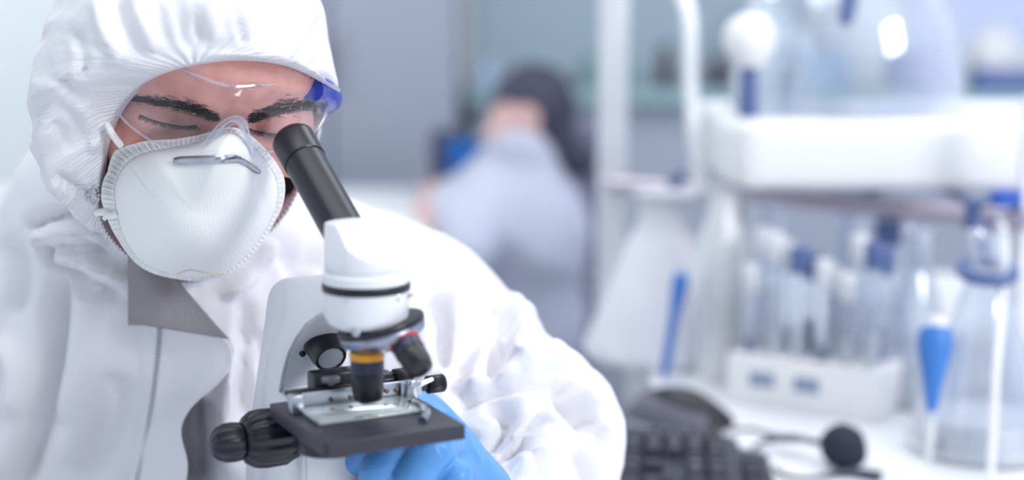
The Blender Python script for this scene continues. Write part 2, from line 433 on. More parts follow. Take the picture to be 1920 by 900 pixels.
def head_depth(px, py, miss=None):
    o = Vector(CAM); t = Vector(P(px, py, 1.0)) - o; k = t.length; h = HEAD_BVH.ray_cast(o, t.normalized())
    return (h[3] / k) if h[0] is not None else miss
# ---------------------------------------------------------------- person materials
M_skin = mat('skin', srgb(222, 160, 148), 0.48, sss=0.25)
mottle(M_skin, srgb(206, 142, 132), srgb(230, 172, 162), 45, 4); bump(M_skin, 'noise', 900, 0.25, 0.0006)
M_tyvek = mat('coverall_fabric', srgb(232, 231, 237), 0.62, spec=0.35)
_b = bump(M_tyvek, 'noise', 60, 0.35, 0.004, detail=4); bump(M_tyvek, 'voronoi', 700, 0.22, 0.0006, prev=_b)
M_lining = mat('grey_lining', srgb(150, 147, 152), 0.85); bump(M_lining, 'voronoi', 420, 0.6, 0.0012)
M_stitch = mat('grey_stitching', srgb(140, 142, 160), 0.8)
M_mask = mat('respirator_fabric', srgb(246, 246, 246), 0.75, spec=0.2)
_b = bump(M_mask, 'voronoi', 420, 0.35, 0.0008, (1, 1, 1.6))
M_hair = mat('dark_hair', srgb(42, 31, 32), 0.85, spec=0.12)
M_glove = mat('blue_nitrile', srgb(88, 150, 216), 0.38, spec=0.5, sss=0.05); bump(M_glove, 'noise', 160, 0.25, 0.002, (1, 1, 2.5), 4)
M_lens = sheer('clear_lens', (0.93, 0.94, 1, 1), 0.02, 0.008, 0.16, (0.975, 0.975, 0.985, 1))
M_clear = sheer('clear_plastic_edge', (0.9, 0.92, 1, 1), 0.06, 0.14, 0.85, (0.90, 0.91, 0.96, 1))
M_blue = mat('blue_plastic', srgb(38, 58, 170), 0.3)

person = empty('person', P(300, 800, 1.25) * np.array([1, 1, 0]) + np.array([0, 0, .0]),
               'person in white hooded coverall, respirator and blue gloves bending over a microscope', 'person')
# body: head, neck, shoulders and arms as one continuous surface under the clothes
hl = lambda X, Y, Z: ((X - HO[0]) * HL[0] + (Y - HO[1]) * HL[1] + (Z - HO[2]) * HL[2]) / HS
hf = lambda X, Y, Z: ((X - HO[0]) * HF[0] + (Y - HO[1]) * HF[1] + (Z - HO[2]) * HF[2]) / HS
hu = lambda X, Y, Z: ((X - HO[0]) * HU[0] + (Y - HO[1]) * HU[1] + (Z - HO[2]) * HU[2]) / HS
NECK = H(0, -.13, -.14)
SHR = P(735, 640, 1.25); ELB = P(1000, 1010, 1.1); WRI = P(905, 990, 1.02)
SHL = P(-90, 690, 1.22); ELL = P(-330, 1040, 1.10)
WRL = np.array([-.335, .90, DESK + .035]); CH = P(320, 780, 1.26); BEL = P(330, 1200, 1.36)
def body_fn(X, Y, Z):
    d = head_fn(hl(X, Y, Z), hf(X, Y, Z), hu(X, Y, Z)) * HS
    d = smin(d, d_cap(X, Y, Z, NECK, P(300, 560, 1.24), .052, .06), .03)
    t = smin(d_cap(X, Y, Z, SHL, SHR, .05, .05), d_cap(X, Y, Z, CH, BEL, .10, .11), .08)
    t = smin(t, d_cap(X, Y, Z, SHR, ELB, .05, .038), .03); t = smin(t, d_cap(X, Y, Z, ELB, WRI, .036, .023), .015)
    t = smin(t, d_cap(X, Y, Z, SHL, ELL, .05, .038), .03); t = smin(t, d_cap(X, Y, Z, ELL, WRL, .036, .023), .015)
    return smin(d, t, .04)
lo = np.array([-.52, .78, .62]); hi = np.array([.10, 1.45, 1.40])
Vb, Fb = sdf_mesh(body_fn, lo, hi, 0.0042)
# keep the fine head and the coarse body in one mesh: replace by a finer pass around the head
hb = (np.array([-.30, .80, .93]), np.array([-.08, 1.12, 1.36]))
Vb, Fb = sdf_mesh(body_fn, lo, hi, 0.003)
body = mesh('body', Vb, Fb, M_skin, person)
BODY_BVH = BVHTree.FromPolygons([Vector(v) for v in Vb], [list(map(int, f)) for f in Fb])

def on_head(px, py, off=0.0, miss=0.99):
    return P(px, py, head_depth(px, py, miss) - off)
# ---- hair: eyebrows, lashes, beard
def strands(items, r0=0.00022):
    mb = MB()
    for pts in items:
        n = len(pts); mb.add(*tube(pts, [r0 * (1 - .8 * i / (n - 1)) for i in range(n)], 3, False))
    return mb
def brow(path, widths, dirx, count):
    out = []; S = spline([(a, b, 0) for a, b in path], 12)
    for _ in range(count):
        t = RNG.uniform(0, 1); i = int(t * (len(S) - 1)); w = np.interp(t, np.linspace(0, 1, len(widths)), widths)
        x, y = S[i][0] + RNG.normal(0, 3), S[i][1] + RNG.normal(0, .26) * w
        a = RNG.uniform(-.45, .2) ; ln = RNG.uniform(9, 17)
        pts = [on_head(x + dirx * ln * k * math.cos(a), y + ln * k * math.sin(a) * (1 if k < .6 else .8), .0002 + .0009 * k) for k in (0, .5, 1)]
        out.append(pts)
    return out
EXTRA = brow([(408, 222), (380, 210), (340, 198), (295, 190), (255, 186)], [12, 20, 20, 15, 7], -1, 1100) + \
        brow([(468, 222), (500, 210), (540, 200), (588, 196)], [12, 20, 22, 13], 1, 1000)
eb = strands(EXTRA).build('eyebrows', M_hair, person); eb['label'] = 'thick dark brown eyebrows'
def lashes(path, drop, count):
    out = []; S = spline([(a, b, 0) for a, b in path], 12)
    for k in range(count):
        t = k / (count - 1); i = int(t * (len(S) - 1)); x, y = S[i][:2]; lean = (t - .5) * 14 + RNG.normal(0, 2.0)
        out.append([on_head(x, y, .0004), on_head(x + lean * .4, y + drop * .55, .0024), on_head(x + lean, y + drop * RNG.uniform(.55, 1.25), .0042)])
    return out, [on_head(q[0], q[1], .0003) for q in S]
la, l1 = lashes([(262, 216), (290, 227), (320, 234), (350, 237), (368, 235)], 8, 95)
lb, l2 = lashes([(462, 240), (490, 248), (520, 252), (548, 251), (566, 244)], 8, 95)
for s_, l in ((la, l1), (lb, l2)):
    mb = strands(s_, .00034); mb.add(*tube(l, .00042, 6)); mb.build('eyelash_row', M_hair, person)
bd = []
def in_poly(x, y, poly):
    c = False
    for i in range(len(poly)):
        (x1, y1), (x2, y2) = poly[i], poly[i - 1]
        if (y1 > y) != (y2 > y) and x < (x2 - x1) * (y - y1) / (y2 - y1) + x1: c = not c
    return c
for poly, n in (([(184, 305), (225, 318), (215, 360), (202, 410), (232, 450), (260, 490), (330, 525), (330, 545), (220, 520), (180, 400)], 2600),
                ([(525, 330), (552, 335), (548, 380), (515, 410), (500, 400)], 1500)):
    xs = [p[0] for p in poly]; ys = [p[1] for p in poly]; k = 0
    while k < n:
        x, y = RNG.uniform(min(xs), max(xs)), RNG.uniform(min(ys), max(ys))
        if not in_poly(x, y, poly): continue
        k += 1; h = head_depth(x, y)
        if h is None: continue
        a = RNG.uniform(.6, 2.4); ln = RNG.uniform(8, 20)
        bd.append([P(x, y, h - .0002), P(x + ln * .5 * math.cos(a), y + ln * .5 * math.sin(a), h - .0018), P(x + ln * math.cos(a + .4), y + ln * math.sin(a + .4), h - .0035)])
strands(bd, .00032).build('beard', M_hair, person)

# ---------------------------------------------------------------- coverall
def cov_fn(X, Y, Z):
    d = d_cap(X, Y, Z, P(150, 605, 1.20), P(-170, 790, 1.23), .082, .085)
    d = smin(d, d_cap(X, Y, Z, P(270, 400, 1.13), P(270, 560, 1.19), .085, .11), .05)
    d = smin(d, d_cap(X, Y, Z, P(185, 420, 1.12), P(190, 600, 1.2), .055, .07), .04)
    d = smin(d, d_ell(X, Y, Z, P(320, 850, 1.25), (.235, .155, .235)), .06)
    d = smin(d, d_cap(X, Y, Z, P(400, 650, 1.22), P(740, 690, 1.25), .10, .07), .04)
    d = smin(d, d_cap(X, Y, Z, P(752, 655, 1.25), P(994, 830, 1.12), .083, .060), .03)
    d = smin(d, d_cap(X, Y, Z, P(994, 830, 1.12), P(990, 1010, 1.10), .060, .055), .03)
    d = smin(d, d_cap(X, Y, Z, P(1000, 1000, 1.10), P(935, 985, 1.035), .050, .041), .03)
    d = smin(d, d_ell(X, Y, Z, P(870, 850, 1.10), (.06, .06, .06)), .04)
    d = smin(d, d_ell(X, Y, Z, P(620, 760, 1.22), (.12, .10, .15)), .06)
    d = smin(d, d_cap(X, Y, Z, P(-130, 720, 1.23), P(-330, 1040, 1.10), .080, .056), .05)
    d = smin(d, d_cap(X, Y, Z, P(-330, 1040, 1.10), WRL + [-.012, .02, .008], .056, .036), .03)
    d = smin(d, d_cap(X, Y, Z, P(320, 900, 1.27), P(320, 1500, 1.42), .16, .15), .06)
    hx, hy, hz = X - NECK[0], Y - NECK[1], Z - NECK[2]
    return d
Vc, Fc = sdf_mesh(cov_fn, (-.60, .80, .55), (.13, 1.60, 1.16), .0042)
Nc = vnormals(Vc, Fc)
amp = 0.0010 + 0.0023 * np.clip((proj(Vc)[0] - 600) / 300, 0, 1)
Vc = Vc + Nc * (amp * crease3(Vc, 17, 3) + .55 * amp * crease3(Vc, 38, 9) + .0035 * noise3(Vc, 9, 2))[:, None]
STR = [
 ([(112, 500), (104, 570), (95, 660), (80, 745), (35, 883), (5, 930)], 20, -.010, .5),
 ([(158, 520), (156, 600), (145, 690), (110, 790)], 34, .006, 0),
 ([(75, 455), (92, 484), (144, 530), (231, 562)], 9, -.007, .6),
 ([(95, 478), (173, 486), (237, 522)], 12, .007, -.5),
 ([(40, 432), (100, 408), (180, 404)], 11, -.006, .3),
 ([(60, 455), (130, 440), (200, 450)], 14, .006, .2),
 ([(150, 440), (180, 470), (200, 500)], 8, -.004, .5),
 ([(5, 450), (30, 520), (20, 600)], 18, -.006, .4),
 ([(-10, 640), (30, 690), (20, 780)], 22, .007, .4),
 ([(210, 700), (200, 800), (140, 900)], 30, -.006, .3),
 ([(368, 745), (356, 800), (366, 860), (362, 940)], 26, -.040, 0),
 ([(440, 640), (425, 700), (418, 800), (425, 900)], 16, .012, .3),
 ([(458, 560), (450, 680), (448, 800)], 12, -.008, .5),
 ([(470, 400), (540, 480), (560, 560)], 18, -.009, .5),
 ([(420, 560), (470, 510), (520, 440)], 16, .008, .4),
 ([(350, 560), (420, 530), (500, 500)], 10, -.005, .5),
 # sleeve
 ([(905, 560), (940, 600), (940, 645), (905, 722)], 13, -.013, .7),
 ([(935, 560), (985, 620), (960, 700)], 26, .010, .2),
 ([(805, 555), (825, 620), (822, 690)], 14, -.007, .6),
 ([(870, 520), (850, 600), (860, 680)], 22, .006, .2),
 ([(868, 765), (921, 737), (1017, 722), (1090, 742)], 12, -.009, .8),
 ([(870, 740), (930, 712), (1010, 700)], 16, .009, .2),
 ([(1030, 736), (1071, 783), (1100, 815)], 13, -.012, .7),
 ([(1070, 720), (1110, 770), (1125, 830)], 16, .008, .2),
 ([(910, 765), (945, 785), (935, 815), (900, 845)], 12, -.010, .7),
 ([(1017, 776), (975, 826), (930, 850)], 11, -.010, .8),
 ([(1040, 800), (1010, 850), (960, 890)], 16, .009, .2),
 ([(988, 655), (1007, 687), (1082, 690), (1140, 722)], 11, -.009, .7),
 ([(1020, 655), (1060, 668), (1110, 690)], 12, .007, .2),
 ([(1100, 800), (1130, 770), (1150, 762)], 9, -.006, .5),
 ([(1080, 850), (1100, 900), (1090, 950)], 12, -.009, .5),
 ([(860, 800), (900, 860), (930, 880)], 9, -.008, .6),
 ([(930, 850), (990, 870), (1030, 900)], 9, -.008, .7),
 ([(760, 480), (800, 520), (790, 580)], 16, -.005, .5),
 ([(870, 640), (850, 720), (870, 760)], 14, -.005, .5),
 ([(480, 620), (500, 720)], 12, -.005, .4), ([(560, 480), (620, 500), (700, 520)], 18, -.006, .4),
]
STR = [(p, w, (a * 1.8 if max(q[0] for q in p) < 600 and a > -.03 else a * 1.6), l) for p, w, a, l in STR]
Vc = folds(Vc, vnormals(Vc, Fc), STR)
coverall = mesh('coverall', Vc, Fc, M_tyvek, person)
coverall['label'] = 'crinkled white protective coverall with grey lining'
COV_BVH = BVHTree.FromPolygons([Vector(v) for v in Vc], [list(map(int, f)) for f in Fc])
def cov_depth(px, py, miss=1.1):
    o = Vector(CAM); t = Vector(P(px, py, 1.0)) - o; k = t.length; h = COV_BVH.ray_cast(o, t.normalized())
    return (h[3] / k) if h[0] is not None else miss
def cov_s(x, y):
    x = min(x, 318); return float(np.mean([cov_depth(x + a, y + b) for a in (-28, -10, 8) for b in (-30, -10, 10, 30)]))
# hood
HC = P(350, 200, 1.02)
RIM = [(187, 400, 1.0), (186, 360, .99), (190, 310, .975), (200, 258, .960), (222, 205, .948), (255, 165, .930), (300, 136, .912), (360, 119, .906),
       (420, 111, .907), (480, 111, .912), (530, 120, .921), (570, 136, .935), (603, 154, .960), (624, 167, .985), (618, 190, 1.02), (600, 225, 1.05),
       (585, 290, 1.07), (560, 350, 1.07), (525, 410, 1.07), (460, 470, 1.06), (380, 520, 1.06), (300, 520, 1.05), (245, 482, 1.035), (205, 440, 1.015)]
SIL = [(634, 165, 0), (632, 120, 0), (620, 60, 0), (608, 0, 0), (560, -60, 0), (500, -100, 0), (420, -118, 0), (300, -115, 0), (180, -62, 0), (128, 0, 0), (98, 70, 0),
       (78, 125, 0), (67, 190, 0), (65, 260, 0), (74, 335, 0), (140, 425, 0), (220, 480, 0), (350, 505, 0), (480, 440, 0), (550, 350, 0), (575, 270, 0), (585, 215, 0), (612, 185, 0)]
rim = spline([P(*r) for r in RIM], 40, True); NU = len(rim)
sp = spline(SIL, 10, True); sa = np.arctan2(-(sp[:, 1] - 200), sp[:, 0] - 350); sr = np.hypot(sp[:, 0] - 350, sp[:, 1] - 200) / FOC * 1.02
sr = sr * np.where(np.cos(sa) < 0, 1 + .13 * np.cos(sa), 1 - .035 * np.cos(sa)); o_ = np.argsort(sa); sa, sr = sa[o_], sr[o_]
def hood_R(D):
    x, y, z = D @ RT, D @ UP, D @ FW
    rs = np.interp(np.arctan2(y, x), sa, sr, period=2 * math.pi); s = np.hypot(x, y); p = 2.25
    rz = np.where(z < 0, .134, .125)
    return (np.abs(s / rs) ** p + np.abs(z / rz) ** p) ** (-1 / p)
Bv = Vb - HC; rb_ = np.linalg.norm(Bv, axis=1); Rb = hood_R(Bv / rb_[:, None]); ul = (Vb - HO) @ HU
bx0, by0, _ = proj(Vb); ry_ = np.interp(bx0, [r[0] for r in RIM[1:14]] + [660], [r[1] for r in RIM[1:14]] + [200]); q_ = np.clip((ry_ - 3 - by0) / 16, 0, 1) * (ul > .02); rn = rb_ * (1 - q_) + np.minimum(rb_, Rb * .88) * q_
Vb = HC + Bv * (rn / rb_)[:, None]; body.data.vertices.foreach_set('co', (Vb - np.array(wloc(person))).astype(np.float32).ravel()); body.data.update()
a_ = rim - HC; ra = np.linalg.norm(a_, axis=1); ad = a_ / ra[:, None]
pole = FW * 1.0 - RT * .25 - UP * .1; pole /= np.linalg.norm(pole)
ang = np.arccos(np.clip(ad @ pole, -1, 1))
uu = np.arange(NU) / NU
def n1(u, f, seed, v=0.0):
    q = np.stack([np.cos(2 * math.pi * u) * f / 6.28, np.sin(2 * math.pi * u) * f / 6.28, v + 0 * u], 1)
    return noise3(q, 1.0, seed)
rows = []; NV = 110
arc = np.cumsum(np.linalg.norm(np.diff(rim, axis=0, append=rim[:1]), axis=1)); arcL = arc[-1]; ph = arc / .0018 * math.pi; damp = 1 - .75 * np.clip((proj(rim)[0] - 585) / 30, 0, 1)
for j in range(-5, NV):
    if j < 0:                          # hem turned inside
        t = 0.0; k = -j / 5
        inn = rim + FW * (.012 * k) + a_ / ra[:, None] * (.001 * (1 - k))
        rows.append(inn); continue
    t = (j / (NV - 1)) ** 1.45 * .97
    th = ang * t; D = (np.sin(ang - th)[:, None] * ad + np.sin(th)[:, None] * pole) / np.sin(ang)[:, None]
    D /= np.linalg.norm(D, axis=1, keepdims=True)
    R = hood_R(D); s = th * .105; w = np.clip(s / .030, 0, 1); w = w * w * (3 - 2 * w)
    r = ra * (1 - w) + R * w
    hem = .0030 * np.exp(-((s - .004) / .0035) ** 2)
    gath = .0010 * np.sin(ph + 1.6 * n1(uu, 60, 4)) * np.exp(-s / .014) \
        + .0024 * n1(uu, 110, 1, s * 12) * np.exp(-(s / .022)) * np.clip(s / .004, 0, 1) \
        + .0050 * (1 - 2 * np.abs(n1(uu, 46, 2, s * 9))) * np.exp(-(s / .045) ** 1.3) * np.clip(s / .010, 0, 1) \
        + .0050 * n1(uu, 20, 3, s * 7) * np.exp(-(s / .11) ** 2) * np.clip(s / .02, 0, 1)
    rows.append(HC + D * (r + hem + gath * damp)[:, None])
Vd = np.concatenate(rows); NR = len(rows)
Fd = np.array([[j * NU + i, j * NU + (i + 1) % NU, (j + 1) * NU + (i + 1) % NU, (j + 1) * NU + i] for j in range(NR - 1) for i in range(NU)])
Nd = vnormals(Vd, Fd); sgn = np.sign(((Vd - HC) * Nd).sum(1).mean()); Nd *= sgn
if sgn < 0: Fd = Fd[:, ::-1]
pxh, pyh, dh = proj(Vd); far = np.clip(np.repeat(np.arange(NR) - 5, NU) / NV * 4 - .3, 0, 1)
lft = np.clip((330 - pxh) / 120, 0, 1)
Vd = Vd + Nd * (far * (.0018 * crease3(Vd, 30, 21) * (0.35 + lft) + .0014 * crease3(Vd, 62, 22) * lft + .004 * noise3(Vd, 14, 23)))[:, None]
Vd = folds(Vd, Nd, [
 ([(323, -10), (333, 33), (342, 85)], 7, -.0035, .8), ([(430, -10), (447, 50), (455, 85)], 7, -.0045, .8),
 ([(508, -20), (504, 40), (501, 85)], 4, -.002, .9), ([(287, 0), (298, 40), (310, 85)], 9, -.003, .6), ([(357, 30), (372, 80)], 6, -.003, .7),
 ([(482, 20), (474, 70)], 5, -.002, .8), ([(600, 30), (575, 80), (545, 112)], 7, -.003, .8), ([(612, 70), (595, 105), (575, 125)], 6, -.002, .8),
 ([(180, -10), (195, 60), (225, 120)], 16, .006, .3), ([(210, -10), (230, 60), (262, 112)], 12, -.004, .6),
 ([(140, 60), (150, 100), (148, 150)], 9, -.003, .7), ([(95, 235), (112, 250), (125, 290)], 9, -.003, .7),
 ([(130, 180), (160, 230), (175, 290)], 12, .003, .6), ([(90, 150), (120, 160), (150, 200)], 9, -.003, .6), ([(100, 330), (150, 360), (185, 375)], 9, -.004, .6),
 ([(250, -20), (262, 40), (290, 100)], 14, .005, .2), ([(380, -10), (395, 40), (405, 80)], 14, .004, .2)])
M_hood = M_tyvek
hood = mesh('hood', Vd, Fd, M_hood, coverall); hood['label'] = 'white coverall hood gathered by an elastic hem'
# storm flap
FE = spline([(410, 622, 0), (434, 652, 0), (434, 688, 0), (408, 722, 0), (366, 758, 0), (344, 792, 0), (342, 822, 0), (353, 865, 0), (350, 905, 0), (338, 950, 0)], 6)[:, :2]
def flap_pt(s, t):
    q = t * (len(FE) - 1); i = min(int(q), len(FE) - 2); f = q - i; xr, yr = FE[i] * (1 - f) + FE[i + 1] * f
    xl = 238 - 70 * t; yl = 596 + 370 * t; x = xl + (xr - xl) * s; y = yl + (yr - yl) * s
    base = cov_s(x, y)
    lift = -.006 - .012 * max(0, 1 - s / .22) + .039 * s ** 1.6 + .004 * math.sin(s * 4 + t * 5) - .006 * math.exp(-((s - 1) / .12) ** 2) * math.sin(t * 6)
    return P(x, y, base - lift)
Vf, Ff = grid(flap_pt, 40, 60)
flap = fixn(solid(mesh('storm_flap', Vf, Ff, M_tyvek, coverall), .0012)); subd(flap)
mb = MB()
for off in (-2.4, 2.4):
    S = [P(x + off, y, 0) for x, y in [(0, 0)]]
    for k in range(46):
        y = 618 + 6.6 * k; x = 299 - 46 * ((y - 618) / 300) ** 1.5 + off
        s = (x - (238 - 70 * (y - 596) / 370)) / max(np.interp(y, FE[:, 1], FE[:, 0]) - (238 - 70 * (y - 596) / 370), 40)
        d = cov_s(x, y) - (-.006 + .039 * s ** 1.6 + .004 * math.sin(s * 4 + (y - 600) / 350 * 5)) - .0020
        mb.add(*tube([P(x, y - 1.7, d), P(x - .3, y + 1.7, d)], .0007, 5))
mb.build('stitching', M_stitch, coverall)
# grey lining shown by the folded collar tip
LT = [(241, 470), (300, 500), (352, 552), (395, 596), (428, 636), (372, 622), (330, 613), (285, 610), (240, 608), (240, 540)]
lb_ = tessellate_polygon([[Vector((x, y, 0)) for x, y in LT]])
def lin(s, t):                        # s across, t down
    xr = np.interp(t, [0, .25, .55, .8, 1], [262, 318, 362, 398, 428]); y = 470 + 140 * t + (26 * t * max(s - .15, 0) / .85) ** 1.0
    x = 240 + (xr - 240) * s
    return P(x, y, cov_s(x, y) - .012 - .030 * t * s - .004 * math.sin(s * 5))
Vl, Fl = grid(lin, 30, 30)
lining = fixn(solid(mesh('collar_lining', Vl, Fl, M_lining, coverall), .0012)); lining['label'] = 'grey inner lining on the folded collar tip'

# ---------------------------------------------------------------- glove
K = [P(780, 778, .968), P(812, 798, .958), P(838, 835, .954), P(855, 882, .958)]
WR = P(872, 940, .99)
def fing(X, Y, Z, pts, rs):
    d = None
    for i in range(len(pts) - 1):
        e = d_cap(X, Y, Z, pts[i], pts[i + 1], rs[i], rs[i + 1]); d = e if d is None else smin(d, e, .003)
    return d
FING = [
 ([K[0], P(738, 808, .932), P(702, 842, .922), P(672, 862, .930)], [.0125, .0108, .0102, .0092]),
 ([K[1], P(755, 824, .914), P(714, 882, .910), P(692, 930, .928)], [.0132, .0120, .0114, .0095]),
 ([K[2], P(808, 842, .906), P(776, 898, .904), P(750, 952, .925)], [.0132, .0128, .0120, .0098]),
 ([K[3], P(852, 895, .916), P(828, 950, .914), P(805, 1000, .93)], [.0120, .0105, .0095, .0085]),
 ([P(860, 880, 1.0), P(800, 850, 1.005), P(745, 830, .99), P(712, 815, .975)], [.016, .012, .0105, .0088])]
def glove_fn(X, Y, Z):
    g = [fing(X, Y, Z, *f) for f in FING]
    d = smin(g[0], g[1], .0016); d = smin(d, g[2], .0016); d = smin(d, g[3], .0016); 
    palm = None
    for i in range(4):
        e = d_cap(X, Y, Z, K[i], WR, .0135, .026); palm = e if palm is None else smin(palm, e, .012)
    palm = smin(palm, g[4], .010)
    palm = smin(palm, d_cap(X, Y, Z, P(800, 776, .975), P(838, 835, .985), .012, .016), .01)
    d = smin(d, palm, .005)
    return smin(d, d_cap(X, Y, Z, WR, P(905, 1000, 1.01), .027, .029), .01)
Vg, Fg = sdf_mesh(glove_fn, (-.125, .84, .84), (.03, 1.06, 1.10), .0016)
Ng = vnormals(Vg, Fg)
Vg = Vg + Ng * (.0004 * crease3(Vg, 60, 31) + .0003 * noise3(Vg, 90, 32))[:, None]
Vg = folds(Vg, Ng, [([(735, 880), (742, 895)], 3, -.001, .5), ([(835, 775), (850, 800)], 4, -.001, .5),
                    ([(775, 815), (790, 840)], 3, -.0007, .5), ([(820, 835), (835, 860)], 3, -.0007, .5), ([(888, 840), (900, 870)], 4, .001, .5)])
glove = mesh('glove', Vg, Fg, M_glove, person); glove['label'] = 'light blue nitrile glove gripping the focus knob'

# the other hand lies relaxed on the bench beside the microscope
def rest_fn(X, Y, Z):
    w = WRL; d = d_cap(X, Y, Z, w + [-.01, .03, .002], w + [.0, -.01, 0], .029, .026); palm = None; z0 = -.018
    for i, (x, L, r) in enumerate(((-.034, .058, .0082), (-.010, .072, .0092), (.014, .078, .0095), (.038, .068, .0092))):
        k = w + [x * .8 + .012, -.085, -.002]; m = k + [x * .12 + .004, -L * .5, .002]; t = k + [x * .18 + .006, -L, z0]
        e = d_cap(X, Y, Z, w, k, .024, .0125); palm = e if palm is None else smin(palm, e, .012)
        f = smin(d_cap(X, Y, Z, k, m, r + .002, r + .0008), d_cap(X, Y, Z, m, t, r + .0008, r - .0012), .003); d = smin(d, f, .002)
    th = smin(d_cap(X, Y, Z, w + [.015, -.02, -.004], w + [.052, -.058, -.010], .018, .0125), d_cap(X, Y, Z, w + [.052, -.058, -.010], w + [.064, -.092, -.020], .0115, .0092), .004)
    return smin(smin(d, palm, .005), th, .008)
Vr, Fr = sdf_mesh(rest_fn, (-.46, .68, DESK - .01), (-.20, .97, DESK + .09), .0026)
Vr[:, 2] = np.maximum(Vr[:, 2], DESK + .0006)
mesh('glove', Vr, Fr, M_glove, person)['label'] = 'light blue nitrile glove resting on the bench'

# ---------------------------------------------------------------- respirator
mk_c = (362, 398)
MO = [(214, 363, .985), (222, 330, .976), (243, 302, .966), (278, 285, .955), (319, 277, .950), (368, 266, .942), (405, 253, .935), (435, 249, .931), (463, 263, .940),
      (490, 290, .958), (512, 322, .975), (521, 350, .985), (519, 382, .993), (508, 412, 1.0), (490, 445, 1.004), (460, 482, 1.006), (421, 510, 1.004), (375, 520, 1.002),
      (325, 515, 1.0), (277, 499, 1.0), (246, 468, 1.0), (225, 425, .995)]
mo = spline(MO, 16, True); NM = len(mo)
def mask_pt(i, r):
    x0, y0, d0 = mo[i]
    x = mk_c[0] + (x0 - mk_c[0]) * r; y = mk_c[1] + (y0 - mk_c[1]) * r
    dc = .9855
    h = .062 * (1 - r ** 2.7) ** .72
    d = dc + (d0 - dc) * r ** 1.5 - h
    # nose bridge ridge
    t = np.clip((398 - y) / 140, 0, 1); xm = 372 + 62 * t
    d -= .010 * t * math.exp(-((x - xm) / 45) ** 2) * (1 - r ** 6)
    # pressed creases
    for (ax, ay), (bx, by), w, a in (((246, 310), (292, 372), 5, .0022), ((470, 300), (500, 400), 12, .004), ((215, 380), (262, 420), 4, .0006)):
        dx, dy = bx - ax, by - ay; q = min(max(((x - ax) * dx + (y - ay) * dy) / (dx * dx + dy * dy), 0), 1)
        d += a * math.exp(-(math.hypot(x - ax - dx * q, y - ay - dy * q) / w) ** 2) * math.sin(math.pi * min(max(q, .02), .98)) ** .5
    return x, y, d
mask = empty('respirator_mask', P(362, 398, .98), 'white moulded cup respirator with metal nose strip worn on the face', 'face mask')
rr = np.linspace(0.0, 1, 60) ** .8; Vm = [P(*mask_pt(0, 0))]; Fm = []
for r in rr[1:]:
    for i in range(NM): Vm.append(P(*mask_pt(i, r)))
for i in range(NM): Fm.append([0, 1 + i, 1 + (i + 1) % NM])
for j in range(len(rr) - 2):
    for i in range(NM):
        k = (i + 1) % NM; Fm.append([1 + j * NM + i, 1 + (j + 1) * NM + i, 1 + (j + 1) * NM + k, 1 + j * NM + k])
mesh('cup', Vm, Fm, M_mask, mask); cup = bpy.data.objects['cup']; fixn(cup); solid(cup, .0012)
fw = [((190, 372), 26), ((198, 320), 22), ((214, 280), 34), ((240, 262), 26), ((330, 262), 14), ((400, 250), 11), ((435, 240), 11), ((480, 262), 12), ((533, 330), 15),
      ((530, 385), 12), ((510, 425), 8), ((430, 525), 6), ((330, 528), 7), ((260, 500), 9), ((225, 450), 12), ((200, 410), 20)]
fa = np.array([math.atan2(398 - p[1], p[0] - 362) for p, w in fw]); fwid = np.array([w for p, w in fw], float); o_ = np.argsort(fa); fa, fwid = fa[o_], fwid[o_]
al = np.cumsum(np.linalg.norm(np.diff(mo[:, :2], axis=0, append=mo[:1, :2]), axis=1))
Vq = []; NF = 10; NQ = NM * 3
for j in range(NF):
    t = j / (NF - 1)
    for i in range(NQ):
        a, b = mo[i // 3], mo[(i // 3 + 1) % NM]; f = (i % 3) / 3; x, y, d = a * (1 - f) + b * f
        dx, dy = x - mk_c[0], y - mk_c[1]; L_ = math.hypot(dx, dy); wd = float(np.interp(math.atan2(-dy, dx), fa, fwid, period=2 * math.pi))
        L = al[i // 3] + f * 6
        rib = .0011 * math.cos(L / 9.0 * 2 * math.pi) * math.sin(math.pi * min(max(t, .12), .9))
        Vq.append(P(x + dx / L_ * wd * t, y + dy / L_ * wd * t, d - .0015 + .004 * t - rib))
Fq = [[j * NQ + i, j * NQ + (i + 1) % NQ, (j + 1) * NQ + (i + 1) % NQ, (j + 1) * NQ + i] for j in range(NF - 1) for i in range(NQ)]
fl = fixn(solid(mesh('sealing_rim', Vq, Fq, M_mask, mask), .0008)); fl['label'] = 'pleated outer rim of the respirator'
# nose strip following the cup
def cup_depth(x, y):
    dx, dy = x - mk_c[0], y - mk_c[1]; a = math.atan2(dy, dx); i = int(np.argmin(np.abs(np.angle(np.exp(1j * (np.arctan2(mo[:, 1] - mk_c[1], mo[:, 0] - mk_c[0]) - a))))))
    r = math.hypot(dx, dy) / math.hypot(mo[i, 0] - mk_c[0], mo[i, 1] - mk_c[1]); return mask_pt(i, min(r, .999))[2]
cl = spline([(326, 301, 0), (350, 300, 0), (380, 299, 0), (415, 298, 0), (443, 298, 0), (458, 304, 0), (474, 315, 0), (488, 324, 0)], 5)[:, :2]
Vn = []
for i, (x, y) in enumerate(cl):
    t = cl[min(i + 1, len(cl) - 1)] - cl[max(i - 1, 0)]; t /= np.linalg.norm(t); n = np.array([-t[1], t[0]])
    e = min(i, len(cl) - 1 - i) / 3; w = 7.0 * (min(1, .55 + .45 * e)) * (1 if x < 445 else .8)
    dd = cup_depth(x, y)
    for k in (-1, 1): Vn.append(P(x + n[0] * w * k, y + n[1] * w * k, min(dd, cup_depth(x, y + 6 * k)) - .0022))
Fn = [[2 * i, 2 * i + 1, 2 * i + 3, 2 * i + 2] for i in range(len(cl) - 1)]
ns = fixn(solid(mesh('nose_strip', Vn, Fn, M_alu, mask), .0009, 0)); ns['label'] = 'bent aluminium nose strip'
mb = MB()
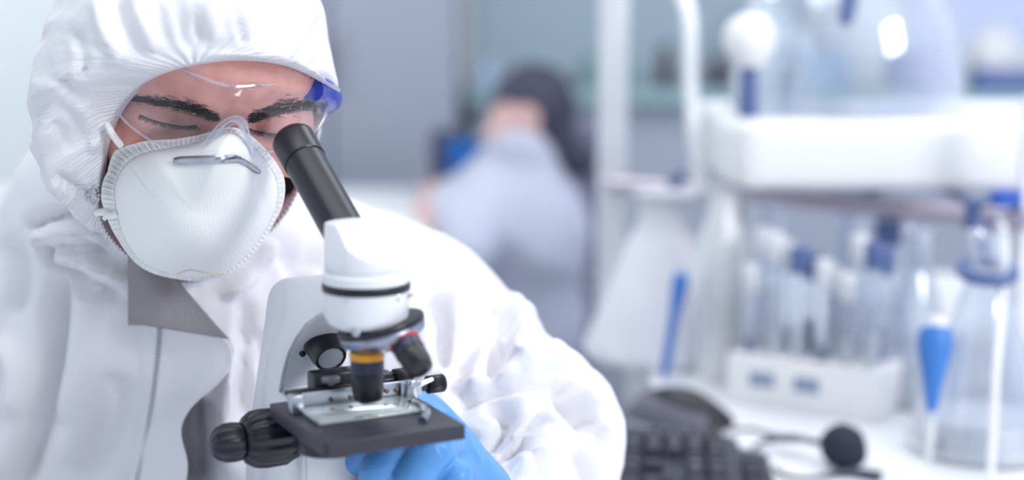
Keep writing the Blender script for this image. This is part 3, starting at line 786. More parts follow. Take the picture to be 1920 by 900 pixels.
mb.add(*tube(spline([P(188, 214, .972), P(202, 236, .950), P(214, 256, .955), P(226, 272, .962)], 4), .0022, 8))
mb.build('strap', M_mask, mask)
mb = MB(); mb.add(*tube(spline([P(182, 398, 1.0), P(196, 398, .993), P(208, 405, .990), P(222, 400, .988)], 4), .0026, 8)); mb.add(*tube(spline([P(196, 398, .992), P(199, 404, .990), P(196, 410, .992)], 4), .0016, 8))
mb.build('strap', M_mask, mask)
cg = mb = MB(); S = spline([(333, 516, 0), (355, 509, 0), (372, 512, 0), (395, 516, 0), (420, 513, 0)], 5)
mb.add(*tube([P(x, y - 3, cup_depth(x, y - 3) - .001) for x, y, _ in S], .0007, 6)); mb.build('bottom_seam', mat('cream_seam', srgb(225, 214, 190), .7), mask)

# ---------------------------------------------------------------- safety goggles
gog = empty('safety_goggles', P(410, 220, .93), 'clear wraparound safety goggles with blue side arm worn over the eyes', 'goggles')
def gdep(x, y): 
    return .924 + (.030 * ((x - 380) / 180) ** 2 if x < 380 else .050 * ((x - 380) / 215) ** 2 + .02 * max(0, (x - 585) / 30) ** 2) + (y - 210) / 100 * .011
TOP = spline([(214, 196, 0), (240, 160, 0), (285, 128, 0), (330, 127, 0), (368, 140, 0), (402, 154, 0), (440, 162, 0), (490, 159, 0), (530, 154, 0), (570, 152, 0), (600, 153, 0), (613, 160, 0)], 6)[:, :2]
BOT = spline([(216, 206, 0), (240, 232, 0), (268, 254, 0), (300, 272, 0), (340, 276, 0), (376, 276, 0), (404, 248, 0), (436, 226, 0), (456, 232, 0), (470, 282, 0), (500, 284, 0), (545, 275, 0), (580, 256, 0), (604, 226, 0), (618, 178, 0)], 6)[:, :2]
def rs(C, n):
    L = np.concatenate([[0], np.cumsum(np.linalg.norm(np.diff(C, axis=0), axis=1))]); q = np.linspace(0, L[-1], n)
    return np.stack([np.interp(q, L, C[:, 0]), np.interp(q, L, C[:, 1])], 1)
xs = np.linspace(0, 1, 90)
tx = 214 + 400 * xs; Tp = np.stack([tx, np.interp(tx, TOP[:, 0], TOP[:, 1])], 1)
bx_ = 216 + 402 * xs; Bp = np.stack([bx_, np.interp(bx_, BOT[:, 0], BOT[:, 1])], 1)
Vz = []
for j in range(16):
    for i in range(90):
        x, y = Tp[i] * (1 - j / 15) + Bp[i] * (j / 15); Vz.append(P(x, y, gdep(x, y) - .004 * math.sin(math.pi * j / 15)))
Fz = [[j * 90 + i, j * 90 + i + 1, (j + 1) * 90 + i + 1, (j + 1) * 90 + i] for j in range(15) for i in range(89)]
ln = fixn(mesh('lens', Vz, Fz, M_lens, gog)); solid(ln, .0014)
mb = MB(); mb.add(*tube([P(x, y, gdep(x, y)) for x, y in TOP[8:]], [.0010] * (len(TOP) - 8), 8))
mb.add(*tube([P(x, y, gdep(x, y)) for x, y in BOT[:22]], .0008, 8)); mb.add(*tube([P(x, y, gdep(x, y)) for x, y in BOT[60:]], .0009, 8))
mb.build('lens_rim', M_clear, gog)
NP = spline([(380, 292, .925), (392, 268, .921), (412, 238, .921), (432, 224, .922), (450, 226, .922), (460, 244, .924), (466, 266, .928), (470, 286, .934)], 6)
mb = MB(); mb.add(*tube([P(*q) for q in NP], [.0022 + .0006 * math.sin(i * .3) for i in range(len(NP))], 10))
mb.add(*tube([P(q[0] + (4 if i > 20 else 3), q[1] + 7, q[2] + .003) for i, q in enumerate(NP)], .0015, 10)); mb.build('nose_bridge', M_clear, gog)['label'] = 'clear arched nose bridge'
# side arm: clear hinge wing and blue arm
def wing(s, t):
    x = 590 + 32 * s - 6 * t * s; y = 158 + 10 * s + (66 - 30 * s) * t
    return P(x, y, .962 + .035 * s)
mb = MB(); mb.add(*tube(spline([P(585, 168, .966), P(601, 166, .984), P(616, 176, 1.0), P(621, 186, 1.02), P(612, 196, 1.06)], 6), [.0075] * 25, 12)); mb.build('side_arm', M_blue, gog)['label'] = 'deep blue side arm'
# ================================================================ the microscope
MA = math.radians(27)
MU = np.array([math.cos(MA), math.sin(MA), 0]); MBk = np.array([-math.sin(MA), math.cos(MA), 0]); MZ = np.array([0, 0, 1.0])
M0 = P(690, 779, .87)
def M(u, b, z): return M0 + MU * u + MBk * b + MZ * z
AX = (MU, MBk, MZ)
def ray(px, py): v = P(px, py, 1.0) - CAM; return v
def onz(px, py, z): v = ray(px, py); return CAM + v * ((M0[2] + z - CAM[2]) / v[2])
def onu(px, py, u): v = ray(px, py); return CAM + v * (((M0 + MU * u - CAM) @ MU) / (v @ MU))
def bz(px, py, u): q = onu(px, py, u) - M0; return (float(q @ MBk), float(q[2]))
def onb(px, py, b): v = ray(px, py); return CAM + v * (((M0 + MBk * b - CAM) @ MBk) / (v @ MBk))
def onw(px, py, z): v = ray(px, py); return CAM + v * ((z - CAM[2]) / v[2])
ZD = DESK - M0[2]
M_wht = mat('white_enamel', srgb(232, 233, 240), 0.33, spec=0.5)
M_blk = mat('black_plastic', srgb(26, 27, 36), 0.30)
M_tube = mat('black_anodised', srgb(30, 32, 42), 0.34, 0.2, spec=0.6)
M_stage = mat('satin_black_stage', srgb(48, 48, 60), 0.45)
M_chr = mat('chrome', srgb(205, 208, 216), 0.14, 1.0)
M_sil = mat('satin_silver', srgb(150, 155, 172), 0.30, 0.9)
M_bar = mat('dark_barrel', srgb(58, 62, 78), 0.32, 0.6)
M_or = mat('orange_band', srgb(232, 160, 40), 0.4); M_red = mat('red_band', srgb(180, 40, 60), 0.4)
M_grey = mat('grey_plastic', srgb(120, 122, 132), 0.4)
M_slide = sheer('slide_glass', (.93, .97, .96, 1), 0.03, 0.35, .95, (.92, .96, .95, 1))
sc = empty('microscope', M(0, .03, ZD), 'white monocular microscope with black eyepiece tube and black square stage', 'microscope')
# base and arm
mb = MB(); mb.add(*prism([(-.052, -.085), (.052, -.085), (.056, -.06), (.056, .13), (.04, .145), (-.04, .145), (-.056, .13), (-.056, -.06)], M(0, 0, ZD), MU, MBk, MZ, 0, .026, .004))
mb.add(*lathe(M(0, 0, ZD + .024), MZ, rprof(.024, 0, .02, .002), 40)); mb.build('base', M_wht, sc)
outer = [bz(x, y, -.018) for x, y in ((456, 960), (463, 830), (480, 705), (495, 600), (499, 565), (506, 541), (520, 526), (542, 520), (606, 519))]
cutl = [bz(x, y, -.018) for x, y in ((616, 584), (592, 596), (572, 612), (555, 636), (542, 662), (532, 696), (525, 731))]
prof = [(outer[0][0], ZD + .02)] + [tuple(q[:2]) for q in spline([(a, b, 0) for a, b in outer], 3)] + [(0, .0725), (0, .057), (.012, .0550)] + cutl + [(.0535, cutl[-1][1] - .002), (.052, -.03), (.052, ZD + .02)]
mb = MB(); mb.add(*prism(prof, M(0, 0, 0), MBk, MZ, MU, -.0180, .0180, .0020, 3)); mb.build('arm', M_wht, sc)
cin = [bz(x, y, -.0198) for x, y in ((487, 960), (487, 860), (488, 780), (491, 720), (500, 670), (512, 630), (525, 596), (529, 565), (530, 545), (536, 532), (550, 525), (580, 524), (606, 524))]
cct = [bz(x, y, -.0198) for x, y in ((622, 580), (594, 592), (571, 608), (552, 634), (538, 662), (528, 698), (521, 735))]
chk = [(cin[0][0], ZD + .03)] + cin + [(.008, .0590)] + cct + [(.0555, cct[-1][1] - .002), (.054, -.03), (.054, ZD + .03)]
for s in (-1, 1):
    mb = MB(); mb.add(*prism(chk, M(0, 0, 0), MBk, MZ, MU, s * .0178, s * .0198, .0008, 2)); mb.build('side_cover', M_wht, sc)
    mb = MB(); mb.add(*box(M(s * .0202, .0605, (ZD - .012) / 2), .0012, .0035, -ZD - .045, AX, .0005)); mb.build('rib', M_wht, sc)
# head
mb = MB(); mb.add(*lathe(M(0, 0, 0), MZ, [(0, .050), (.016, .050), (.021, .053), (.0232, .057), (.0236, .0715), (0, .0715)], 64)); mb.build('collar', M_wht, sc)
mb = MB(); mb.add(*lathe(M(0, 0, 0), MZ, rprof(.0243, .0712, .0756, .0006), 64)); mb.build('black_ring', M_blk, sc)
mb = MB(); mb.add(*lathe(M(0, 0, 0), MZ, [(0, .0754), (.0232, .0754), (.0238, .0762), (.0238, .0805), (.0228, .0815), (.0228, .0835), (0, .0835)], 64)); mb.build('head_base', M_wht, sc)
bm = bmesh.new(); bmesh.ops.create_cone(bm, cap_ends=True, segments=96, radius1=.0226, radius2=.0226, depth=.030)
for v in bm.verts: v.co.z += .0835 + .015
def cut(co, no):
    g = bmesh.ops.bisect_plane(bm, geom=bm.verts[:] + bm.edges[:] + bm.faces[:], plane_co=co, plane_no=no, clear_outer=True)
    es = [e for e in g['geom_cut'] if isinstance(e, bmesh.types.BMEdge)]; bmesh.ops.contextual_create(bm, geom=es)
ra_ = math.radians(40)
RX = Vector((math.cos(ra_), math.sin(ra_), 0)); RY = Vector((-math.sin(ra_), math.cos(ra_), 0)); RZ = Vector((0, 0, 1))
cut(RZ * .1082, RZ)
cut(RY * .004 + RZ * .1082, (RZ * .0266 - RY * .0197))
cut(RX * -.0160 + RZ * .1082, (RZ * .0066 - RX * .0212))
cut(RX * .0160 + RZ * .1082, (RZ * .0066 + RX * .0212))
es = [e for e in bm.edges if len(e.link_faces) == 2 and e.calc_face_angle(0) > .35]
bmesh.ops.bevel(bm, geom=es, offset=.0008, segments=3, profile=.5, affect='EDGES')
bmesh.ops.triangulate(bm, faces=[f for f in bm.faces if len(f.verts) > 4]); bm.verts.index_update()
mb = MB(); mb.add([M0 + np.array(v.co) for v in bm.verts], [[v.index for v in f.verts] for f in bm.faces]); bm.free()
mb.build('prism_housing', M_wht, sc, ang=25)
E1 = P(549, 262, .932); E0 = P(661, 462, .874) ; ax = E1 - E0; LT_ = np.linalg.norm(ax); ax = ax / LT_
mb = MB(); mb.add(*lathe(E0, ax, [(0, -.012), (.0122, -.012), (.0122, LT_ - .022), (.0116, LT_ - .0215), (0, LT_ - .0215)], 64)); mb.build('eyepiece_tube', M_tube, sc)
h = LT_ - .0215
mb = MB(); mb.add(*lathe(E0, ax, [(0, h), (.0124, h), (.0129, h + .0006), (.0133, h + .018), (.0131, h + .0205), (.0118, h + .0225), (.0100, h + .0228), (.0090, h + .019), (0, h + .0185)], 64)); ep = mb.build('eyepiece', M_blk, sc)
mb = MB(); mb.add(*lathe(E0, ax, [(0, h + .0186), (.0088, h + .0192), (0, h + .0206)], 32)); mb.build('eye_lens', mat('coated_glass', srgb(20, 30, 60), .05, coat=1), ep)
mb = MB(); mb.add(*lathe(P(738, 558, .846), P(742, 562, .80) - P(738, 558, .846), rprof(.0032, -.004, .002, .0008), 24)); mb.add(*lathe(P(727, 570, .851), P(700, 610, .85) - P(727, 570, .851), rprof(.002, -.003, .002, .0005), 16)); mb.build('set_screw', M_chr, sc)
# nosepiece
az = math.radians(8); tl = math.radians(13)
na = np.array([math.cos(az) * math.sin(tl), math.sin(az) * math.sin(tl), -math.cos(tl)]); nh = np.array([math.cos(az), math.sin(az), 0])
NC = M(0, 0, .0525) + nh * .0075
mb = MB(); mb.add(*lathe(NC, na, rprof(.0245, -.0005, .0030, .0008), 64)); nose = mb.build('nosepiece', M_blk, sc)
mb = MB(); mb.add(*lathe(NC, na, [(0, .003), (.0240, .003), (.0246, .0045), (.0238, .0075), (.017, .0125), (.010, .0150), (0, .0155)], 64, .0005, 60)); mb.build('turret', M_sil, nose)
mb = MB(); mb.add(*lathe(P(668, 622, .842), P(662, 640, .80) - P(668, 622, .842), rprof(.0026, -.005, .002, .0008), 20)); mb.build('detent_screw', M_chr, nose)
def objective(o, a, mband, L=1.0, rr=1.0):
    """o = mounting point, a = pointing direction"""
    x = np.array(o); f = lambda pr: [(r * rr, h * L) for r, h in pr]
    mb = MB(); mb.add(*lathe(x, a, f([(0, -.004), (.0085, -.004), (.0088, .000), (.0092, .0015), (.0094, .0175), (.0088, .0180), (0, .0180)]), 48)); ob = mb.build('objective', M_bar, sc)
    mb = MB(); mb.add(*lathe(x, a, f([(0, .0060), (.0094, .0060), (.0097, .0065), (.0097, .0098), (.0094, .0103), (0, .0103)]), 48)); mb.build('colour_band', mband, ob)
    mb = MB(); mb.add(*lathe(x, a, f([(0, .0175), (.0088, .0175), (.0090, .0185), (.0090, .0275), (.0080, .0330), (.0050, .0350), (.0040, .0352), (.0038, .0340), (0, .0340)]), 48)); mb.build('front_lens_mount', M_blk, ob)
    return ob
objective(M(0, 0, .0425), -MZ, M_or)['label'] = 'objective with orange band over the stage'
A_, B_ = P(750, 628, .854), P(785, 686, .840)
objective(A_, B_ - A_, M_red, .80, .90)['label'] = 'objective with red band tilted aside'
mb = MB(); mb.add(*lathe(P(719, 657, .848), -FW, [(0, -.004), (.0018, -.003), (.0020, 0), (.0012, .0014), (0, .0018)], 16)); mb.build('detent_screw', M_chr, nose)
# lamp on the inner face of the arm
L0 = onu(598, 626, .001); L1 = onu(621, 673, .001); la_ = L1 - L0; ll = np.linalg.norm(la_)
mb = MB(); mb.add(*lathe(L0, la_, [(0, 0), (.0112, 0), (.0122, .004), (.0108, ll * .75), (.0098, ll - .001), (.0092, ll), (.0082, ll), (.0070, ll - .004), (0, ll - .0065)], 48)); lp = mb.build('illuminator', M_blk, sc)
mb = MB(); mb.add(*lathe(L0, la_, [(.0079, ll - .0006), (.0045, ll - .0045), (0, ll - .0050)], 12)); mb.build('reflector', mat('lamp_reflector', srgb(214, 220, 232), .25, .25), lp, ang=5)
mb = MB(); mb.add(*prism([(-.013, 0), (.012, 0), (.012, .016), (-.006, .016), (-.013, .004)], onu(577, 668, 0) - MBk * .004, MU, MBk * -.55 + MZ * .83, MBk * .83 + MZ * .55, -.0006, .001, .0003)); mb.build('mounting_plate', M_stage, sc)
mb = MB(); mb.add(*lathe(onu(568, 664, -.010), -MBk, [(0, -.003), (.0018, -.002), (.0018, 0), (0, .001)], 16)); mb.build('mounting_screw', M_blk, sc)
# stage
mb = MB(); mb.add(*prism([(-.0405, .050), (-.0405, -.039), (-.0385, -.041), (.0405, -.041), (.0405, .050)], M0, MU, MBk, MZ, -.0085, 0, .0007))
mb.add(*box(M(0, .060, -.006), .034, .036, .008, AX, .001)); mb.build('stage', M_stage, sc)
mb = MB(); mb.add(*lathe(M(-.0185, .012, -.0170), MZ, rprof(.0185, -.0035, .0055, .0015), 56)); mb.build('diaphragm_disc', M_blk, sc)
mb = MB(); mb.add(*box(M(.007, .028, .0050), .076, .0015, .0095, AX, .0003)); holder = mb.build('slide_holder', M_alu, sc)
mb = MB(); mb.add(*box(M(-.0345, .022, .0056), .0075, .008, .0108, AX, .0006)); mb.add(*tube([M(-.0335, .020, .0035), M(-.0325, -.0095, .0028)], .0010, 8)); mb.build('slide_holder_bracket', M_alu, holder)
mb = MB(); mb.add(*box(M(.037, .0255, .0052), .013, .0022, .0085, AX, .0005)); mb.build('end_plate', M_alu, holder)
mb = MB()
for q in ((545, 758), (559, 757), (621, 749), (657, 745), (725, 733), (744, 732)): mb.add(*lathe(onb(*q, .0268), -MBk, [(0, -.001), (.0014, -.0005), (.0015, .0002), (.0008, .0008), (0, .0009)], 12))
mb.build('holder_screws', mat('brass_screw', srgb(120, 96, 90), .3, .9), holder)
mb = MB(); mb.add(*box(M(-.006, .0325, .0095), .062, .0045, .0022, AX, .0004)); mb.build('guide_rail', M_blk, sc)
mb = MB(); mb.add(*box(M(.000, .043, .0085), .036, .014, .017, AX, .0015)); mb.add(*box(M(.024, .042, .0070), .014, .010, .012, AX, .001)); mb.add(*lathe(M(.022, .040, .012), MZ, rprof(.0035, 0, .0035, .0006), 20)); mb.build('stage_drive', M_blk, sc)
q = onz(620, 722, .0105); mb = MB(); mb.add(*lathe(q, MZ, [(0, -.002), (.0022, -.002), (.0022, .0015), (.0052, .0020), (.0055, .0026), (.0055, .0045), (.0048, .0052), (0, .0053)], 28)); mb.build('thumb_screw', M_grey, sc)
q = onz(772, 744, .0015); mb = MB(); mb.add(*lathe(q, MZ, rprof(.0033, -.0015, .0100, .0006), 24)); mb.build('pivot_post', M_chr, sc)
mb = MB(); mb.add(*tube(spline([onz(766, 752, .0028), onz(781, 754, .0030), onz(794, 764, .0030), onz(800, 775, .0028), onz(792, 788, .0016)], 5), [.0014] * 10 + [.0022] * 8 + [.0026] * 3, 10)); mb.build('spring_clip', M_chr, sc)
mb = MB(); mb.add(*tube([onb(778, 727, .026), onb(796, 717, .026), onb(811, 711, .026)], [.0017, .0017, .0013], 10)); mb.build('spring_lever', M_chr, sc)
for (x0, y0, x1, y1, b, r) in ((737, 711, 771, 706, .040, .0060), (799, 722, 833, 717, .030, .0054)):
    a, c = onb(x0, y0, b), onb(x1, y1, b); ln_ = np.linalg.norm(c - a)
    mb = MB(); mb.add(*lathe(a, c - a, [(0, 0), (r - .001, 0), (r, .0008), (r, ln_ - .001), (r - .001, ln_), (0, ln_)], 180, .0005, 36)); kn = mb.build('stage_knob', M_blk, sc, ang=60); kn['label'] = 'knurled black stage knob'
    mb = MB(); mb.add(*lathe(a, a - c, rprof(.0034, -.001, .016 if r > .0055 else .013, .0005), 24)); mb.build('shaft', M_tube, kn)
# focus knobs
for s in (-1, 1):
    o_ = M(-.0215 if s < 0 else .010, .061, -.0235)
    mb = MB(); mb.add(*lathe(o_, MU * s, [(0, 0), (.0135, 0), (.0150, .004), (.0172, .0080), (.0176, .0200), (.0168, .0260), (.0135, .0310), (.0108, .0325), (0, .0325)], 160, .0011, 14)); ck = mb.build('coarse_focus_knob', M_blk, sc, ang=70)
    mb = MB(); mb.add(*lathe(o_, MU * s, [(0, .0320), (.0102, .0320), (.0112, .0340), (.0117, .0385), (.0114, .0430), (.0098, .0475), (.0065, .0505), (.003, .0515), (0, .0517)], 140, .0007, 9)); mb.build('fine_focus_knob', M_blk, ck, ang=70)
# glass slide resting on the stage
mb = MB(); mb.add(*box(M(.001, .0085, .0012), .066, .036, .0013, AX, .0002)); sl = mb.build('glass_slide', M_slide); setp(sl, 'clear glass slide held on the black microscope stage', 'glass slide')
# ---------------------------------------------------------------- keyboard
M_key = mat('key_plastic', srgb(40, 40, 54), .42); M_kbody = mat('keyboard_body', srgb(52, 53, 68), .38); M_leg = mat('key_legend', srgb(200, 204, 214), .6)
KO = onw(1163, 801, DESK + .022); KN = onw(1152, 900, DESK + .022); kt = KN - KO; kt /= np.linalg.norm(kt); ks = np.array([-kt[1], kt[0], 0]); 
if ks[0] < 0: ks = -ks
kz = np.array([0, 0, 1.0]); KD = KO - kz * .022
def KP(s, t, z): return KD + ks * s + kt * t + kz * z
kb = empty('keyboard', KP(.07, .2, 0), 'dark grey keyboard lying on the white bench beside the sleeve', 'keyboard')
mb = MB(); mb.add(*prism([(0, 0), (.106, 0), (.112, .006), (.115, .040), (.134, .052), (.139, .060), (.141, .372), (0, .372)], KD, ks, kt, kz, .002, .017, .003)); mb.build('case', M_kbody, kb)
mb = MB()
for s, t in ((.01, .02), (.095, .02), (.01, .355), (.12, .355)): mb = MB(); mb.add(*lathe(KP(s, t, 0), kz, rprof(.006, 0, .003, .0005), 12)); mb.build('rubber_foot', M_blk, kb)
def text_mesh(s, size):
    c = bpy.data.curves.new('t', 'FONT'); c.body = s; c.size = size; c.align_x = 'CENTER'; c.align_y = 'CENTER'
    o = bpy.data.objects.new('t', c); COL.objects.link(o); bpy.context.view_layer.update()
    me = o.evaluated_get(bpy.context.evaluated_depsgraph_get()).to_mesh(); V = [tuple(v.co) for v in me.vertices]; F = [tuple(p.vertices) for p in me.polygons]
    bpy.data.objects.remove(o); bpy.data.curves.remove(c); return V, F
rows_ = {.014: ['', '.', '0', ''], .033: ['', '3', '2', '1'], .052: ['+', '6', '5', '4'], .071: ['', '9', '8', '7'], .090: ['-', '*', '/', 'Num']}
keys = []
for s, leg in rows_.items():
    for i, t in enumerate((.013, .032, .051, .070)): keys.append((s, t, leg[i]))
for s, ls in ((.014, ('', '', '')), (.071, ('', 'End', 'Del')), (.090, ('', '', 'Ins')), (.122, ('', '', ''))):
    for i, t in enumerate((.098, .117, .136)): keys.append((s, t, ls[i]))
keys.append((.033, .117, ''))
for s in (.014, .033, .052, .071, .090, .122):
    for t in [.164 + .019 * i for i in range(11)]: keys.append((s, t, ''))
for s, t, lg in keys:
    V = []; 
    for (w, z) in ((.0088, .016), (.0088, .020), (.0070, .0245), (.0064, .0250)):
        for a, b in ((-1, -1), (1, -1), (1, 1), (-1, 1)): V.append(KP(s + a * w, t + b * w, z))
    F = [[0, 3, 2, 1], [12, 13, 14, 15]] + [[4 * j + i, 4 * j + (i + 1) % 4, 4 * j + 4 + (i + 1) % 4, 4 * j + 4 + i] for j in range(3) for i in range(4)]
    k_ = fixn(mesh('key', V, F, M_key, kb, False))
    if lg:
        tv, tf = text_mesh(lg, .0085 if len(lg) == 1 else .0045)
        mesh('legend', [KP(s + y, t - x, .0252) for x, y, _ in tv], tf, M_leg, k_, False)
# ---------------------------------------------------------------- mouse
mc = onw(1277, 792, DESK); mdir = np.array([.93, -.36, 0]); mdir /= np.linalg.norm(mdir); mside = np.array([-mdir[1], mdir[0], 0])
def mfn(X, Y, Z):
    a = (X - mc[0]) * mdir[0] + (Y - mc[1]) * mdir[1]; b = (X - mc[0]) * mside[0] + (Y - mc[1]) * mside[1]; z = Z - mc[2]
    d = d_ell(a, b, z, (-.006, 0, .004), (.050, .031, .033)); d = smin(d, d_ell(a, b, z, (.024, 0, .002), (.032, .027, .018)), .01)
    return smax(d, -(z - .0015), .003)
V, F = sdf_mesh(mfn, mc - [.08, .08, .005], mc + [.08, .08, .05], .002)
mo_ = empty('computer_mouse', mc, 'black computer mouse with grey flank on the bench behind the keyboard', 'computer mouse')
ca = (V - mc) @ mdir; cb = (V - mc) @ mside; cz = (V - mc) @ kz
mesh('shell', V, F, M_blk, mo_)
isd = ((cb < -.010) & (cz < .024 - .25 * ca) & (ca < .035)); ff = [f for f in F if isd[list(f)].all()]; us = sorted({int(i) for f in ff for i in f}); ix = {a: b for b, a in enumerate(us)}
N_ = vnormals(V, F); mesh('side_grip', (V + N_ * .0006)[us], [[ix[int(i)] for i in f] for f in ff], mat('grey_grip', srgb(104, 104, 118), .5), mo_)
mb = MB(); mb.add(*lathe(mc + mdir * .028 + kz * .0185 - mside * .003, mside, rprof(.006, 0, .006, .001), 24)); mb.build('scroll_wheel', M_grey, mo_)
mb = MB(); mb.add(*lathe(mc - mdir * .002 + kz * .0345 , kz, [(0, 0), (.006, 0), (.005, .003), (0, .0035)], 20)); mb.build('blue_button', mat('blue_button', srgb(50, 90, 150), .3), mo_)
# ---------------------------------------------------------------- headset microphone
fc = onw(1580, 836, DESK + .021); mic = empty('headset_microphone', fc - kz * .021, 'round black foam microphone tip on a thin bent boom', 'microphone')
V, F = sdf_mesh(lambda X, Y, Z: smin(d_ell(X, Y, Z, fc, (.0215, .020, .0205)), d_ell(X, Y, Z, fc + np.array([.004, -.006, -.007]), (.017, .015, .013)), .006), fc - .04, fc + .04, .0016)
V = V + vnormals(V, F) * (.0008 * noise3(V, 160, 4))[:, None]; mesh('foam_windscreen', V, F, mat('black_foam', srgb(44, 46, 62), .9), mic)
mb = MB(); mb.add(*tube(spline([fc - kz * .001, onw(1530, 829, DESK + .020), onw(1495, 822, DESK + .018), onw(1450, 822, DESK + .014), onw(1425, 832, DESK + .004), onw(1412, 840, DESK + .002)], 6), [.0032] * 12 + [.0042] * 9 + [.0022] * 10, 10)); mb.build('boom', mat('grey_boom', srgb(96, 102, 118), .4), mic)
mb = MB(); mb.add(*tube(spline([onw(1372, 806, DESK + .002), onw(1410, 805, DESK + .002), onw(1440, 812, DESK + .004), onw(1500, 822, DESK + .017)], 6), .0016, 8)); mb.build('cord', M_blk, mic)
mb = MB(); S = spline([onw(1452, 876, DESK + .002), onw(1468, 889, DESK + .002), onw(1510, 897, DESK + .002), onw(1560, 890, DESK + .003), onw(1600, 887, DESK + .004), onw(1650, 895, DESK + .004)], 6)
mb.add(*tube(S, [.0018 if i < 15 else (.0018 + .0003 * (i - 15)) for i in range(len(S))], 10)); setp(mb.build('cable', mat('dark_cable', srgb(70, 76, 94), .45)), 'dark cable end curling on the bench below the foam microphone', 'cable')

# ================================================================ rack frame and glassware
M_steel = mat('pinkish_steel', srgb(196, 186, 200), .3, .5); M_navy = mat('navy_plastic', srgb(84, 102, 150), .4); M_glass = sheer('lab_glass', (.93, .95, 1, 1), .05, .07, .8, (.95, .965, .985, 1))
M_milk = mat('milky_plastic', srgb(240, 240, 242), .35); M_bluep = mat('mid_blue_plastic', srgb(62, 122, 200), .35); M_frost = sheer('frosted_plastic', (.95, .96, .98, 1), .5, .55, .95)
fr = empty('rack_frame', P(1150, 640, 1.98) * [1, 1, 0] + [0, 0, DESK], 'white upright frame with a pinkish steel rail over the glassware', 'frame')
pc = P(1148, 300, 2.15); slab('post', pc[0] - .0195, pc[0] + .0195, pc[1] - .018, pc[1] + .018, DESK, 1.75, M_post, fr, .004)
p2 = P(1932, 300, 1.62); slab('post', p2[0] - .010, p2[0] + .010, p2[1] - .010, p2[1] + .010, DESK, 1.085, M_post, fr, .003)
ra1, ra2 = P(1148, 345, 2.13), P(1932, 412, 1.62)
mb = MB(); mb.add(*tube([ra1, ra2], .0115, 16)); mb.build('rail', M_steel, fr)
rl = lambda t: ra1 * (1 - t) + ra2 * t
# long white shelf body with rounded end
hz0, hz1 = .975, 1.050; sh = empty('bench_shelf', (.42, 1.85, DESK), 'thick white raised shelf with rounded end above the steel rail', 'shelf')
pts = [(.235 + .03 - .03 * math.cos(a), y) for a, y in ()]
out = [(.262, 1.70), (.245, 1.715), (.238, 1.75), (.238, 2.05), (.245, 2.07), (.262, 2.08), (1.0, 2.08), (1.0, 1.70)]
mb = MB(); mb.add(*prism(out, (0, 0, 0), (1, 0, 0), (0, 1, 0), (0, 0, 1), hz0, hz1, .014, 4)); mb.build('shelf_board', M_milk, sh, ang=50)
for x, y in ((.30, 2.03), (.95, 2.03), (.95, 1.74)): slab('leg', x - .012, x + .012, y - .012, y + .012, DESK, hz0, M_post, sh, .002)
def clamp(c, label, ring=.028, n=(0, -.25, 1), up=.04, at=None):
    e = empty('clamp', c, label, 'clamp', None); mb = MB(); x, y, a = frame(n); 
    pts = [c + (x * math.cos(t) + y * math.sin(t)) * ring for t in np.linspace(0, 2 * math.pi, 40)]
    mb.add(*tube(pts, .0065, 10, False)); mb.build('ring', M_navy, e)
    at = rl(at) if at is not None else c + kz * up
    v = at - c; v /= np.linalg.norm(v)
    mb = MB(); mb.add(*tube([c + v * ring, at], .006, 10)); mb.build('rod', M_navy, e); mb = MB(); mb.add(*box(at, .026, .026, .034, None, .004)); mb.build('boss_head', M_navy, e); return e
mb = MB(); mb.add(*box(rl(.20), .03, .03, .026, None, .005)); mb.add(*tube([rl(.20), rl(.20) + kz * .022], .007, 10)); setp(mb.build('clamp_block', M_navy), 'small navy clamp block at the left end of the steel rail', 'clamp')
mb = MB(); mb.add(*box(rl(.985) + np.array([-.018, 0, .022]), .03, .02, .018, None, .003)); setp(mb.build('clamp_block', mat('royal_blue', srgb(50, 90, 180), .4)), 'royal blue block above the right end of the steel rail', 'clamp')
def vessel(name, prof, c, m, label, cat, group=None, liquid=None, th=.0016, extra=None):
    """prof [(r, z)...] outer profile from base to lip"""
    e = empty(name, c, label, cat, group)
    pr = [(0, 0)] + prof + [(max(prof[-1][0] - th, .001), prof[-1][1])] + [(max(r - th, .0005), max(z, th)) for r, z in prof[::-1][1:]] + [(0, th)]
    mb = MB(); mb.add(*lathe(c, (0, 0, 1), pr, 48)); mb.build('glass_wall' if m is M_glass else 'wall', m, e, ang=60)
    if liquid:
        lv, lm = liquid; q = [(r - th * 1.6, max(z, th * 1.3)) for r, z in prof if z < lv]; rl_ = np.interp(lv, [z for r, z in prof], [r for r, z in prof]) - th * 1.6
        mb = MB(); mb.add(*lathe(c, (0, 0, 1), [(0, th * 1.3)] + q + [(rl_, lv), (0, lv)], 40)); mb.build('liquid', lm, e)
    if extra: extra(e, c)
    return e
def cap(r, z0, z1, m, name='cap'):
    def f(e, c): mb = MB(); mb.add(*lathe(c, (0, 0, 1), rprof(r, z0, z1, .001), 32)); mb.build(name, m, e)
    return f
con = lambda r, h, n: [(r * .96, 0), (r, .006), (r * .98, .014), (n * 1.25, h * .74), (n, h * .80), (n, h * .97), (n * 1.2, h)]
cyl = lambda r, h, n=None: [(r * .94, 0), (r, .004), (r, h * .78), ((n or r) , h * .90), ((n or r), h)]
dk = lambda px, py: onw(px, py, DESK)
vessel('conical_flask', con(.099, .200, .033), dk(1243, 664), mat('translucent_white', srgb(228, 229, 238), .4), 'large white-filled conical flask beside the white post', 'flask', None, (.150, M_milk))
vessel('storage_bottle', cyl(.026, .215, .016), dk(1350, 712), M_frost, 'frosted tall bottle right of the large conical flask', 'bottle', None, (.10, M_milk))
